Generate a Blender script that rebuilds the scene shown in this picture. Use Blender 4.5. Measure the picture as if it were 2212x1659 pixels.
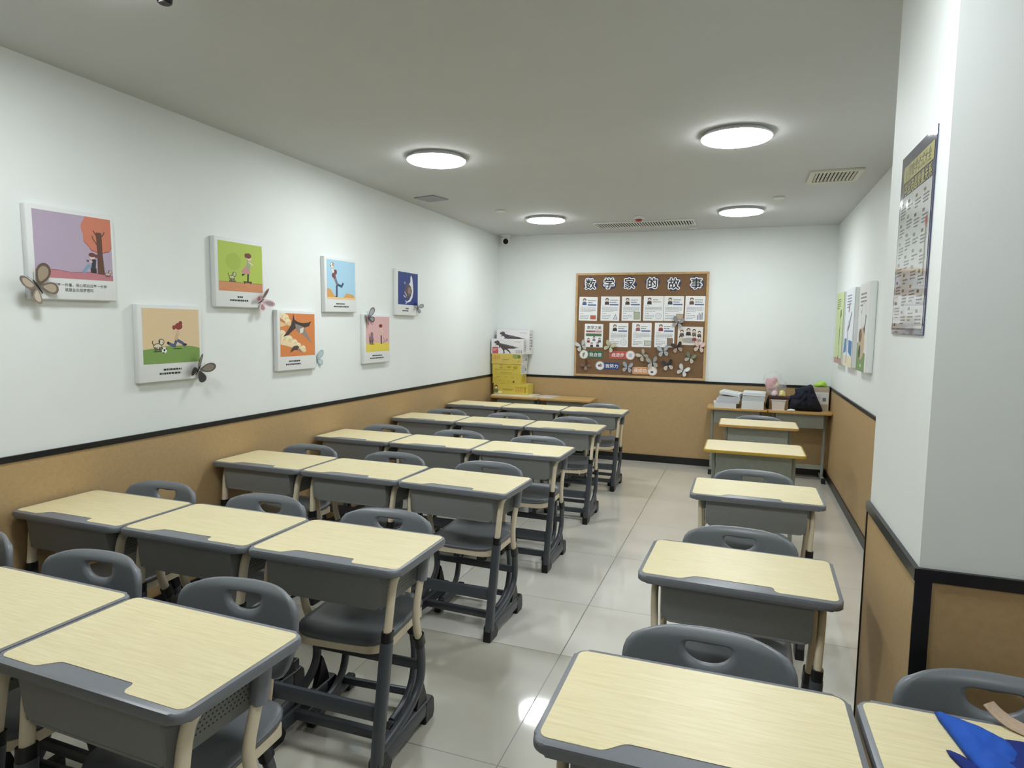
import bpy, bmesh, math, random
from mathutils import Vector, Matrix
random.seed(7)
PI = math.pi
SC = bpy.context.scene
COL = SC.collection
for o in list(bpy.data.objects):
    bpy.data.objects.remove(o)

# ------------------------------------------------------------------ camera
cam_d = bpy.data.cameras.new('camera')
cam_d.sensor_fit = 'HORIZONTAL'
cam_d.sensor_width = 36.0
cam_d.lens = 36.0 * 1392.7 / 2212.0
cam_d.clip_start = 0.02
cam = bpy.data.objects.new('camera', cam_d)
COL.objects.link(cam)
yaw, pitch, roll = 0.3439, 0.0879, 0.0151
fwd = Vector((-math.sin(yaw)*math.cos(pitch), math.cos(yaw)*math.cos(pitch), -math.sin(pitch)))
rt0 = Vector((math.cos(yaw), math.sin(yaw), 0))
up0 = rt0.cross(fwd)
rt = rt0*math.cos(roll) + up0*math.sin(roll)
up = up0*math.cos(roll) - rt0*math.sin(roll)
cam.matrix_world = Matrix(((rt.x, up.x, -fwd.x, 0), (rt.y, up.y, -fwd.y, 0), (rt.z, up.z, -fwd.z, 1.5), (0, 0, 0, 1)))
SC.camera = cam

# ------------------------------------------------------------------ world / exposure
w = bpy.data.worlds.new('world')
w.use_nodes = True
w.node_tree.nodes['Background'].inputs[0].default_value = (0.75, 0.8, 0.85, 1)
w.node_tree.nodes['Background'].inputs[1].default_value = 0.05
SC.world = w
SC.view_settings.view_transform = 'Standard'
SC.view_settings.look = 'None'
SC.view_settings.gamma = 1.0
SC.view_settings.exposure = 0.0
SC.view_settings.use_curve_mapping = False
LAMP_STRENGTH = 50.0
LAMP_SPOTS = [(-1.91, 3.83), (-0.09, 3.86), (-1.90, 6.23), (-0.075, 6.24), (-1.91, 1.42), (-0.09, 1.42), (1.73, -0.55)]  # last spot: unseen lamp added behind the camera to brighten the pillar front

# room numbers
XL, XR, XN, D, YF, H = -2.827, 0.857, 2.3, 7.346, -3.2, 2.581
PX, PY0, PY1 = 0.420, 1.750, 2.39     # the pillar jutting out of the right wall
RAIL = 0.940                         # top of the black dado rail

# ------------------------------------------------------------------ helpers
def lin(c):
    return tuple(((v/255.0)/12.92 if v/255.0 <= 0.04045 else ((v/255.0+0.055)/1.055)**2.4) for v in c)

MATS = {}
def mat(name, rgb, rough=0.5, noise=0.0, scale=30.0, metal=0.0, spec=0.5, coat=0.0, bump=0.0, stretch=(1, 1, 1), emit=None, alpha=None):
    """procedural principled material; rgb in 0..255 sRGB"""
    if name in MATS:
        return MATS[name]
    m = bpy.data.materials.new(name)
    m.use_nodes = True
    nt = m.node_tree
    bs = nt.nodes['Principled BSDF']
    c = lin(rgb)
    bs.inputs['Base Color'].default_value = (*c, 1)
    bs.inputs['Roughness'].default_value = rough
    bs.inputs['Metallic'].default_value = metal
    bs.inputs['Specular IOR Level'].default_value = spec
    bs.inputs['Coat Weight'].default_value = coat
    bs.inputs['Coat Roughness'].default_value = 0.03 if coat > .75 else .08
    if noise or bump:
        tc = nt.nodes.new('ShaderNodeTexCoord')
        mp = nt.nodes.new('ShaderNodeMapping')
        mp.inputs['Scale'].default_value = stretch
        nz = nt.nodes.new('ShaderNodeTexNoise')
        nz.inputs['Scale'].default_value = scale
        nz.inputs['Detail'].default_value = 4
        nt.links.new(tc.outputs['Object'], mp.inputs['Vector'])
        nt.links.new(mp.outputs[0], nz.inputs['Vector'])
        if noise:
            cr = nt.nodes.new('ShaderNodeValToRGB')
            cr.color_ramp.elements[0].position = 0.3
            cr.color_ramp.elements[1].position = 0.7
            cr.color_ramp.elements[0].color = (*[v*(1-noise) for v in c], 1)
            cr.color_ramp.elements[1].color = (*[min(1, v*(1+noise)) for v in c], 1)
            nt.links.new(nz.outputs['Fac'], cr.inputs['Fac'])
            nt.links.new(cr.outputs[0], bs.inputs['Base Color'])
        if bump:
            bp = nt.nodes.new('ShaderNodeBump')
            bp.inputs['Strength'].default_value = bump
            bp.inputs['Distance'].default_value = 0.004
            nt.links.new(nz.outputs['Fac'], bp.inputs['Height'])
            nt.links.new(bp.outputs[0], bs.inputs['Normal'])
    if emit:
        bs.inputs['Emission Color'].default_value = (*lin(emit[0]), 1)
        bs.inputs['Emission Strength'].default_value = emit[1]
    if alpha is not None:
        bs.inputs['Alpha'].default_value = alpha
    MATS[name] = m
    return m

def ink(rgb, rough=0.55):
    return mat('print_%d_%d_%d' % rgb, rgb, rough)

def mesh_obj(name, bm, mats, parent=None, smooth=False, loc=None, mw=None, autosmooth=None):
    me = bpy.data.meshes.new(name)
    bm.normal_update()
    bm.to_mesh(me)
    bm.free()
    for m in (mats if isinstance(mats, (list, tuple)) else [mats]):
        me.materials.append(m)
    if smooth:
        for p in me.polygons:
            p.use_smooth = True
        if autosmooth is not None:
            try:
                me.set_sharp_from_angle(angle=math.radians(autosmooth))
            except Exception:
                pass
    o = bpy.data.objects.new(name, me)
    COL.objects.link(o)
    if parent is not None:
        o.parent = parent
    if loc is not None:
        o.location = loc
    if mw is not None:
        o.matrix_world = mw
    return o

def tag(o, label, cat, group=None):
    o['label'] = label
    o['category'] = cat
    if group:
        o['group'] = group
    return o

def thing(name, label, cat, loc=(0, 0, 0), rz=0.0, group=None):
    o = bpy.data.objects.new(name, None)
    o.empty_display_size = 0.1
    COL.objects.link(o)
    o.location = loc
    o.rotation_euler = (0, 0, rz)
    return tag(o, label, cat, group)

def struct(name, bm, m, **k):
    o = mesh_obj(name, bm, m, **k)
    o['kind'] = 'structure'
    return o

def copy_tree(o, parent=None, depth=0):
    c = o.copy()
    COL.objects.link(c)
    if parent is not None:
        c.parent = parent
    for ch in o.children:
        copy_tree(ch, c, depth+1)
    return c

def box(bm, c, s, bevel=0.0, seg=2, mi=0, rot=None):
    M = Matrix.Translation(Vector(c)) @ (rot.to_4x4() if rot is not None else Matrix.Identity(4)) @ Matrix.Diagonal((s[0], s[1], s[2], 1))
    r = bmesh.ops.create_cube(bm, size=1.0, matrix=M)
    vs = r['verts']
    fs = set(f for v in vs for f in v.link_faces)
    for f in fs:
        f.material_index = mi
    if bevel > 0:
        es = list(set(e for v in vs for e in v.link_edges))
        r2 = bmesh.ops.bevel(bm, geom=es, offset=bevel, segments=seg, affect='EDGES', profile=0.5)
        for f in r2['faces']:
            f.material_index = mi
    return vs

def cyl(bm, c, r, h, n=24, axis='Z', mi=0, r2=None, bevel=0.0):
    R = {'Z': Matrix.Identity(3), 'X': Matrix.Rotation(PI/2, 3, 'Y'), 'Y': Matrix.Rotation(-PI/2, 3, 'X')}[axis]
    M = Matrix.Translation(Vector(c)) @ R.to_4x4()
    q = bmesh.ops.create_cone(bm, cap_ends=True, segments=n, radius1=r, radius2=r if r2 is None else r2, depth=h, matrix=M)
    fs = set(f for v in q['verts'] for f in v.link_faces)
    for f in fs:
        f.material_index = mi
    if bevel > 0:
        es = [e for e in set(e for v in q['verts'] for e in v.link_edges) if any(len(f.verts) > 4 for f in e.link_faces)]
        r2_ = bmesh.ops.bevel(bm, geom=es, offset=bevel, segments=2, affect='EDGES')
        for f in r2_['faces']:
            f.material_index = mi

def smooth_path(P, n=5):
    P = [Vector(p) for p in P]
    out = []
    for i in range(len(P)-1):
        p0 = P[max(i-1, 0)]; p1 = P[i]; p2 = P[i+1]; p3 = P[min(i+2, len(P)-1)]
        for k in range(n):
            t = k/n
            out.append(0.5*((2*p1) + (p2-p0)*t + (2*p0-5*p1+4*p2-p3)*t*t + (3*p1-p0-3*p2+p3)*t**3))
    out.append(P[-1])
    return out

def sweep(bm, pts, a, b, n=12, side=Vector((1, 0, 0)), power=2.0, mi=0, caps=True):
    """sweep an oval (half-size a along 'side', b in the path plane) along pts"""
    rings = []
    for i, p in enumerate(pts):
        t = (pts[min(i+1, len(pts)-1)] - pts[max(i-1, 0)]).normalized()
        sd = (side - t*side.dot(t)).normalized()
        nm = t.cross(sd)
        aa = a[i] if isinstance(a, (list, tuple)) else a
        bb = b[i] if isinstance(b, (list, tuple)) else b
        ring = []
        for k in range(n):
            th = 2*PI*k/n
            ct, st = math.cos(th), math.sin(th)
            x = aa*math.copysign(abs(ct)**(2/power), ct)
            y = bb*math.copysign(abs(st)**(2/power), st)
            ring.append(bm.verts.new(p + sd*x + nm*y))
        rings.append(ring)
    for r0, r1 in zip(rings, rings[1:]):
        for k in range(n):
            f = bm.faces.new((r0[k], r0[(k+1) % n], r1[(k+1) % n], r1[k]))
            f.material_index = mi
    if caps:
        bm.faces.new(list(reversed(rings[0]))).material_index = mi
        bm.faces.new(rings[-1]).material_index = mi

def rrect(x0, y0, x1, y1, r, n=6):
    pts = []
    rr = r if isinstance(r, (list, tuple)) else [r]*4      # bl, br, tr, tl
    for (cx, cy, a0, q) in ((x0+rr[0], y0+rr[0], PI, rr[0]), (x1-rr[1], y0+rr[1], 1.5*PI, rr[1]), (x1-rr[2], y1-rr[2], 0, rr[2]), (x0+rr[3], y1-rr[3], 0.5*PI, rr[3])):
        if q <= 0:
            pts.append((cx, cy))
            continue
        for k in range(n+1):
            a = a0 + 0.5*PI*k/n
            pts.append((cx+q*math.cos(a), cy+q*math.sin(a)))
    return pts

def prism(bm, pts, z0, z1, mi=0, bevel=0.0, seg=2, M=None, bottom_bevel=True):
    """extrude a 2D outline from z0 to z1"""
    lo = [bm.verts.new((x, y, z0)) for x, y in pts]
    hi = [bm.verts.new((x, y, z1)) for x, y in pts]
    n = len(pts)
    fs = [bm.faces.new(list(reversed(lo))), bm.faces.new(hi)]
    sides = []
    for k in range(n):
        sides.append(bm.faces.new((lo[k], lo[(k+1) % n], hi[(k+1) % n], hi[k])))
    for f in fs+sides:
        f.material_index = mi
    vs = set(lo+hi)
    if bevel > 0:
        es = list(fs[1].edges) + (list(fs[0].edges) if bottom_bevel else [])
        r = bmesh.ops.bevel(bm, geom=es, offset=bevel, segments=seg, affect='EDGES', profile=0.5)
        vs = set(v for v in vs if v.is_valid)
        for f in r['faces']:
            f.material_index = mi
            vs.update(f.verts)
    if M is not None:
        for v in vs:
            if v.is_valid:
                v.co = M @ v.co
    return vs

def ray_poly(poly, cx, cy, ang):
    dx, dy = math.cos(ang), math.sin(ang)
    best = 0
    for i in range(len(poly)):
        x1, y1 = poly[i]; x2, y2 = poly[(i+1) % len(poly)]
        ex, ey = x2-x1, y2-y1
        den = dx*ey - dy*ex
        if abs(den) < 1e-12:
            continue
        t = ((x1-cx)*ey - (y1-cy)*ex)/den
        s = ((x1-cx)*dy - (y1-cy)*dx)/den
        if t > 0 and -1e-9 <= s <= 1+1e-9:
            best = max(best, t)
    return best

# text -> polygons (Blender's own built-in font)
_TX = {}
def text_mesh(body, offset=0.0):
    k = (body, offset)
    if k not in _TX:
        cu = bpy.data.curves.new('lettering', 'FONT')
        cu.body = body
        cu.align_x = 'CENTER'
        cu.align_y = 'CENTER'
        cu.resolution_u = 3
        cu.offset = offset
        to = bpy.data.objects.new('lettering', cu)
        COL.objects.link(to)
        bpy.context.view_layer.update()
        dg = bpy.context.evaluated_depsgraph_get()
        me = bpy.data.meshes.new_from_object(to.evaluated_get(dg))
        vs = [tuple(v.co[:2]) for v in me.vertices]
        mx_ = (min(v[0] for v in vs)+max(v[0] for v in vs))/2; my_ = (min(v[1] for v in vs)+max(v[1] for v in vs))/2
        vs = [(a-mx_, b-my_) for a, b in vs]
        fs = [tuple(p.vertices) for p in me.polygons]
        bpy.data.objects.remove(to)
        bpy.data.curves.remove(cu)
        bpy.data.meshes.remove(me)
        _TX[k] = (vs, fs)
    return _TX[k]

def clip_poly(pts, x0, y0, x1, y1):
    def cut(P, ins, inter):
        out = []
        for i in range(len(P)):
            a, b = P[i-1], P[i]
            if ins(b):
                if not ins(a):
                    out.append(inter(a, b))
                out.append(b)
            elif ins(a):
                out.append(inter(a, b))
        return out
    for ax, val, sg in ((0, x0, 1), (0, x1, -1), (1, y0, 1), (1, y1, -1)):
        def ins(p): return sg*(p[ax]-val) >= -1e-9
        def inter(a, b):
            t = (val-a[ax])/(b[ax]-a[ax])
            return (a[0]+t*(b[0]-a[0]), a[1]+t*(b[1]-a[1]))
        pts = cut(pts, ins, inter)
        if len(pts) < 3:
            return []
    return pts

class Art:
    """flat printing in local (u, v): each coloured shape lies a hair above the one before"""
    def __init__(s, clip=None):
        s.bm = bmesh.new(); s.mats = []; s.z = 0.0006; s.clip = clip
    def mi(s, rgb):
        m = ink(rgb)
        if m not in s.mats:
            s.mats.append(m)
        return s.mats.index(m)
    def poly(s, pts, rgb, clip=True):
        if s.clip and clip:
            pts = clip_poly(list(pts), *s.clip)
        if len(pts) < 3:
            return
        a = sum(pts[i-1][0]*pts[i][1]-pts[i][0]*pts[i-1][1] for i in range(len(pts)))
        if a < 0:
            pts = list(reversed(pts))
        try:
            f = s.bm.faces.new([s.bm.verts.new((x, y, s.z)) for x, y in pts])
            f.material_index = s.mi(rgb)
        except ValueError:
            pass
        s.z += 0.00003
    def rect(s, x0, y0, x1, y1, rgb, r=0):
        s.poly(rrect(x0, y0, x1, y1, r, 3) if r else [(x0, y0), (x1, y0), (x1, y1), (x0, y1)], rgb)
    def ell(s, x, y, a, b, rgb, n=20, rot=0):
        c, q = math.cos(rot), math.sin(rot)
        s.poly([(x+a*math.cos(t)*c-b*math.sin(t)*q, y+a*math.cos(t)*q+b*math.sin(t)*c) for t in [2*PI*k/n for k in range(n)]], rgb)
    def line(s, P, wd, rgb):
        for (x0, y0), (x1, y1) in zip(P, P[1:]):
            L = math.hypot(x1-x0, y1-y0) or 1
            nx, ny = -(y1-y0)/L*wd/2, (x1-x0)/L*wd/2
            ex, ey = (x1-x0)/L*wd*.3, (y1-y0)/L*wd*.3
            s.poly([(x0-ex+nx, y0-ey+ny), (x0-ex-nx, y0-ey-ny), (x1+ex-nx, y1+ey-ny), (x1+ex+nx, y1+ey+ny)], rgb)
    def text(s, body, x, y, size, rgb, offset=0.0, sx=1.0, rot=0.0):
        vs, fs = text_mesh(body, offset)
        i = s.mi(rgb)
        c, q = math.cos(rot), math.sin(rot)
        bv = [s.bm.verts.new((x+size*(sx*a*c-b*q), y+size*(sx*a*q+b*c), s.z)) for a, b in vs]
        for f in fs:
            try:
                s.bm.faces.new([bv[k] for k in f]).material_index = i
            except ValueError:
                pass
        s.z += 0.00003
    def marks(s, x0, y0, x1, y1, rows, rgb, fill=0.6, rnd=None):
        """illegible small print: broken little strokes"""
        rnd = rnd or random.Random(3)
        hh = (y1-y0)/rows
        i = s.mi(rgb)
        for r in range(rows):
            y = y1-(r+0.5)*hh
            x = x0
            end = x1 if r < rows-1 else x0+(x1-x0)*rnd.uniform(.5, .95)
            while x < end:
                wd = rnd.uniform(.5, 1.5)*hh
                b = min(x+wd, end)
                s.bm.faces.new([s.bm.verts.new(p) for p in ((x, y-hh*fill/2, s.z), (b, y-hh*fill/2, s.z), (b, y+hh*fill/2, s.z), (x, y+hh*fill/2, s.z))]).material_index = i
                x += wd + hh*0.25
        s.z += 0.00003
    def build(s, name, parent=None, mw=None, loc=None):
        return mesh_obj(name, s.bm, s.mats, parent=parent, mw=mw, loc=loc)

def plane_matrix(origin, which):
    """local u (right seen from the room), v (up), w (out of the wall)"""
    U, W = {'left': ((0, 1, 0), (1, 0, 0)), 'back': ((1, 0, 0), (0, -1, 0)), 'right': ((0, -1, 0), (-1, 0, 0)), 'front': ((-1, 0, 0), (0, 1, 0))}[which]
    V = (0, 0, 1)
    return Matrix(((U[0], V[0], W[0], origin[0]), (U[1], V[1], W[1], origin[1]), (U[2], V[2], W[2], origin[2]), (0, 0, 0, 1)))

# ------------------------------------------------------------------ materials
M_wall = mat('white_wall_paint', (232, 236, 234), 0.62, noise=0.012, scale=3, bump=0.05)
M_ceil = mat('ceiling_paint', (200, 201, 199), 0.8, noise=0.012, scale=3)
M_wains = mat('tan_wallboard', (181, 152, 108), 0.55, noise=0.05, scale=60, bump=0.1)
M_black = mat('black_plastic_trim', (20, 20, 22), 0.35, noise=0.1, scale=20)
M_grey = mat('grey_plastic', (120, 123, 128), 0.36, noise=0.03, scale=80)
M_chair = mat('chair_grey_plastic', (122, 126, 130), 0.36, noise=0.03, scale=90, bump=0.03)
M_seat = mat('seat_dark_grey_plastic', (98, 101, 104), 0.36, noise=0.04, scale=90, bump=0.03)
M_box = mat('drawer_grey_plastic', (131, 132, 130), 0.5, noise=0.04, scale=120)
M_cream = mat('cream_painted_steel', (226, 212, 184), 0.35, noise=0.02, scale=40)
M_dark = mat('dark_grey_painted_steel', (72, 76, 82), 0.36, noise=0.04, scale=40)
M_cap = mat('black_plastic_cap', (18, 18, 20), 0.4, noise=0.1, scale=40)
M_oldgrey = mat('old_desk_grey_green_steel', (142, 146, 136), 0.45, noise=0.05, scale=40)
M_white = mat('white_plastic', (232, 233, 232), 0.4, noise=0.01, scale=30)
M_paper = mat('white_paper', (236, 236, 236), 0.6, noise=0.01, scale=30)
M_canvas = mat('white_canvas', (228, 230, 229), 0.6, noise=0.01, scale=200)

def wood_mat(name, dark, light, rough=0.40):
    m = bpy.data.materials.new(name); m.use_nodes = True
    nt = m.node_tree; bs = nt.nodes['Principled BSDF']
    tc = nt.nodes.new('ShaderNodeTexCoord'); mp = nt.nodes.new('ShaderNodeMapping')
    mp.inputs['Scale'].default_value = (2.2, 34, 10)
    nz = nt.nodes.new('ShaderNodeTexNoise'); nz.inputs['Scale'].default_value = 4.5; nz.inputs['Detail'].default_value = 6; nz.inputs['Roughness'].default_value = 0.65
    oi = nt.nodes.new('ShaderNodeObjectInfo')
    ad = nt.nodes.new('ShaderNodeVectorMath'); ad.operation = 'ADD'
    ml = nt.nodes.new('ShaderNodeMath'); ml.operation = 'MULTIPLY'; ml.inputs[1].default_value = 37.0
    nt.links.new(oi.outputs['Random'], ml.inputs[0])
    nt.links.new(tc.outputs['Object'], ad.inputs[0]); nt.links.new(ml.outputs[0], ad.inputs[1])
    nt.links.new(ad.outputs[0], mp.inputs['Vector']); nt.links.new(mp.outputs[0], nz.inputs['Vector'])
    cr = nt.nodes.new('ShaderNodeValToRGB')
    cr.color_ramp.elements[0].position = 0.32; cr.color_ramp.elements[1].position = 0.68
    cr.color_ramp.elements[0].color = (*lin(dark), 1); cr.color_ramp.elements[1].color = (*lin(light), 1)
    nt.links.new(nz.outputs['Fac'], cr.inputs['Fac']); nt.links.new(cr.outputs[0], bs.inputs['Base Color'])
    bs.inputs['Roughness'].default_value = rough
    MATS[name] = m
    return m
M_wood = wood_mat('pale_wood_laminate', (221, 207, 162), (236, 224, 182))
M_oldtop = wood_mat('old_cream_laminate', (226, 209, 166), (234, 219, 179))
M_oldtop2 = wood_mat('old_orange_laminate', (190, 156, 100), (201, 168, 112))
M_edge = mat('yellow_edge_band', (184, 154, 62), 0.4, noise=0.06, scale=30)
M_edge2 = mat('orange_edge_band', (190, 148, 84), 0.4, noise=0.06, scale=30)

def perforated_mat():
    m = bpy.data.materials.new('perforated_grey_plastic'); m.use_nodes = True
    nt = m.node_tree; bs = nt.nodes['Principled BSDF']
    tc = nt.nodes.new('ShaderNodeTexCoord'); sp = nt.nodes.new('ShaderNodeSeparateXYZ')
    nt.links.new(tc.outputs['Object'], sp.inputs[0])
    def M(op, a, b=None):
        n = nt.nodes.new('ShaderNodeMath'); n.operation = op
        for i, v in enumerate((a, b)):
            if v is None: continue
            if isinstance(v, (int, float)): n.inputs[i].default_value = v
            else: nt.links.new(v, n.inputs[i])
        return n.outputs[0]
    y = M('DIVIDE', sp.outputs['Y'], 0.0118); z = M('DIVIDE', sp.outputs['Z'], 0.0112)
    row = M('FLOOR', z); off = M('MULTIPLY', M('MODULO', row, 2.0), 0.5)
    fy = M('SUBTRACT', M('FRACT', M('ADD', M('ADD', y, off), 100.0)), 0.5); fz = M('SUBTRACT', M('FRACT', z), 0.5)
    d = M('SQRT', M('ADD', M('MULTIPLY', fy, fy), M('MULTIPLY', fz, fz)))
    hole = M('LESS_THAN', d, 0.21)
    a1 = M('MULTIPLY', M('GREATER_THAN', sp.outputs['Y'], -0.125), M('LESS_THAN', sp.outputs['Y'], 0.075))
    a2 = M('MULTIPLY', M('GREATER_THAN', sp.outputs['Z'], 0.594), M('LESS_THAN', sp.outputs['Z'], 0.681))
    fac = M('MULTIPLY', hole, M('MULTIPLY', a1, a2))
    mx = nt.nodes.new('ShaderNodeMix'); mx.data_type = 'RGBA'
    mx.inputs['A'].default_value = (*lin((124, 125, 122)), 1); mx.inputs['B'].default_value = (*lin((30, 30, 30)), 1)
    nt.links.new(fac, mx.inputs['Factor']); nt.links.new(mx.outputs['Result'], bs.inputs['Base Color'])
    bs.inputs['Roughness'].default_value = 0.5
    return m
M_perf = perforated_mat()

def floor_mat():
    m = bpy.data.materials.new('polished_tile_floor'); m.use_nodes = True
    nt = m.node_tree; bs = nt.nodes['Principled BSDF']
    tc = nt.nodes.new('ShaderNodeTexCoord'); sp = nt.nodes.new('ShaderNodeSeparateXYZ')
    nt.links.new(tc.outputs['Object'], sp.inputs[0])
    def M(op, a, b=None):
        n = nt.nodes.new('ShaderNodeMath'); n.operation = op
        for i, v in enumerate((a, b)):
            if v is None: continue
            if isinstance(v, (int, float)): n.inputs[i].default_value = v
            else: nt.links.new(v, n.inputs[i])
        return n.outputs[0]
    def joint(coord, org, pitch, half):
        f = M('SUBTRACT', M('FRACT', M('ADD', M('DIVIDE', M('SUBTRACT', coord, org), pitch), 50.5)), 0.5)
        return M('LESS_THAN', M('MULTIPLY', M('ABSOLUTE', f), pitch), half)
    gx = joint(sp.outputs['X'], -0.733, 0.80, 0.0022)
    # cross joints: one cut course between 2.764 and 3.334, full tiles either side
    far = M('GREATER_THAN', sp.outputs['Y'], 3.0)
    ya = joint(sp.outputs['Y'], 1.957, 0.807, 0.002); yb = joint(sp.outputs['Y'], 3.334, 0.80, 0.0018)
    gy = M('ADD', M('MULTIPLY', ya, M('SUBTRACT', 1.0, far)), M('MULTIPLY', yb, far))
    g = M('MINIMUM', M('ADD', gx, gy), 1.0)
    nz = nt.nodes.new('ShaderNodeTexNoise'); nz.inputs['Scale'].default_value = 2.2; nz.inputs['Detail'].default_value = 5
    nt.links.new(tc.outputs['Object'], nz.inputs['Vector'])
    cr = nt.nodes.new('ShaderNodeValToRGB')
    cr.color_ramp.elements[0].position = 0.3; cr.color_ramp.elements[1].position = 0.7
    cr.color_ramp.elements[0].color = (*lin((216, 213, 202)), 1); cr.color_ramp.elements[1].color = (*lin((229, 226, 216)), 1)
    nt.links.new(nz.outputs['Fac'], cr.inputs['Fac'])
    mx = nt.nodes.new('ShaderNodeMix'); mx.data_type = 'RGBA'
    # the base colour is multiplied darker and warmer nearer than the cut course
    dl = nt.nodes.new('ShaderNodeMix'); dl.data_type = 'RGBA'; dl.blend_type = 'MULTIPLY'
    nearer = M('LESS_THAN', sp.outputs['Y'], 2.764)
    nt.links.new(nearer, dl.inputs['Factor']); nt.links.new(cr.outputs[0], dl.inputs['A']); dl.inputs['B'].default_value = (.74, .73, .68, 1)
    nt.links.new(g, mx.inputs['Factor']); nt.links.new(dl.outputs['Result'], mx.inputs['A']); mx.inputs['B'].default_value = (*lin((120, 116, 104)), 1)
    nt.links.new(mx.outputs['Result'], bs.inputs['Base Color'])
    rg = M('ADD', M('MULTIPLY', g, 0.4), M('ADD', M('MULTIPLY', nz.outputs['Fac'], 0.05), 0.035))
    nt.links.new(rg, bs.inputs['Coat Roughness'])
    bs.inputs['Coat Weight'].default_value = 1.0
    bs.inputs['Coat IOR'].default_value = 1.55
    bs.inputs['Roughness'].default_value = 0.36
    bs.inputs['Specular IOR Level'].default_value = 0.9
    return m
M_floor = floor_mat()

# ------------------------------------------------------------------ room shell
def slab(name, lo, hi, m):
    bm = bmesh.new()
    box(bm, [(a+b)/2 for a, b in zip(lo, hi)], [b-a for a, b in zip(lo, hi)])
    return struct(name, bm, m)
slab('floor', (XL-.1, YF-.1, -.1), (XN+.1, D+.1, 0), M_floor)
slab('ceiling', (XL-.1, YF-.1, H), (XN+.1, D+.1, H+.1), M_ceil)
slab('wall_left', (XL-.1, YF, 0), (XL, D, H), M_wall)
slab('wall_back', (XL-.1, D, 0), (XR+.1, D+.1, H), M_wall)
slab('wall_right', (XR, PY1, 0), (XR+.1, D, H), M_wall)
slab('wall_pillar', (PX, PY0, 0), (XN+.1, PY1, H), M_wall)
slab('wall_near_right', (XN, YF, 0), (XN+.1, PY0, H), M_wall)
slab('wall_front', (XL-.1, YF-.1, 0), (XN+.1, YF, H), M_wall)
WT = 0.006   # wall board thickness
RT = 0.012   # rail projection
def trims(bounds, nm):
    """bounds: tan board, black rail above, black baseboard on one wall"""
    pass
n_trim = [0]
def trim(lo, hi, m, bev=0.0):
    n_trim[0] += 1
    bm = bmesh.new()
    box(bm, [(a+b)/2 for a, b in zip(lo, hi)], [b-a for a, b in zip(lo, hi)], bevel=bev)
    return struct('trim_%d' % n_trim[0], bm, m)
BB = 0.078
RB = RAIL-0.026
e = 0.0
# left
trim((XL, YF, BB), (XL+WT, D, RB), M_wains); trim((XL, YF, RB), (XL+RT, D, RAIL), M_black)
# back
trim((XL+WT, D-WT, BB), (XR-WT, D, RB), M_wains); trim((XL+RT, D-RT, RB), (XR-RT, D, RAIL), M_black)
# right, beyond the pillar
trim((XR-WT, PY1, BB), (XR, D, RB), M_wains); trim((XR-RT, PY1, RB), (XR, D, RAIL), M_black)
# pillar side and front, with the black corner profile
trim((PX-WT, PY0-WT, 0), (PX, PY1, RB), M_wains); trim((PX-RT, PY0-RT, RB-.004), (PX, PY1+.008, RAIL), M_black)
trim((PX, PY0-WT, 0), (XN, PY0, RB), M_wains); trim((PX, PY0-RT, RB-.004), (XN, PY0, RAIL), M_black)
trim((PX-WT-.004, PY0-WT-.006, 0), (PX+.026, PY0-WT+.0, RB-.004), M_black)
trim((PX-WT-.004, PY1-.004, 0), (PX, PY1+.004, RB-.004), M_black)
# near right and front (behind the camera)
trim((XN-WT, YF, 0), (XN, PY0-RT, RB), M_wains); trim((XN-RT, YF, RB), (XN, PY0-RT, RAIL), M_black)
trim((XL+WT, YF, 0), (XN-WT, YF+WT, RB), M_wains); trim((XL+RT, YF, RB), (XN-RT, YF+RT, RAIL), M_black)
for nm, lo, hi in (('baseboard_left', (XL, YF, 0), (XL+.016, D, BB)), ('baseboard_back', (XL+.016, D-.016, 0), (XR-.016, D, BB)), ('baseboard_right', (XR-.016, PY1+.004, 0), (XR, D, BB))):
    slab(nm, lo, hi, M_black)

# ------------------------------------------------------------------ ceiling fittings
M_lamp = mat('lit_lamp_diffuser', (255, 255, 255), 0.4, emit=((246, 252, 255), LAMP_STRENGTH))
def make_lamp(label):
    t = thing('ceiling_light', label, 'ceiling light', group='round ceiling lights')
    bm = bmesh.new()
    cyl(bm, (0, 0, -.008), .168, .016, 40)
    cyl(bm, (0, 0, -.020), .191, .008, 48, bevel=.003)
    mesh_obj('housing', bm, M_white, t, smooth=True, autosmooth=40)
    bm = bmesh.new()
    cyl(bm, (0, 0, -.0275), .183, .007, 48, r2=.187, bevel=.003)
    mesh_obj('diffuser', bm, M_lamp, t)
    return t
LL = ['lit round ceiling light left of centre, in front of the grey access panel', 'lit round ceiling light nearest on the right, in front of the small vent',
      'lit round ceiling light at the far left, near the security camera', 'lit round ceiling light at the far right, beyond the small vent',
      'lit round ceiling light just out of view over the first left rows', 'lit round ceiling light just out of view over the first right desk',
      'added unseen round light behind the viewer, brightening the pillar front']
lamp0 = None
for (x, y), lb in zip(LAMP_SPOTS, LL):
    if lamp0 is None:
        lamp0 = make_lamp(lb); L = lamp0
    else:
        L = copy_tree(lamp0)
    L.location = (x, y, H)
    L['label'] = lb

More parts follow.
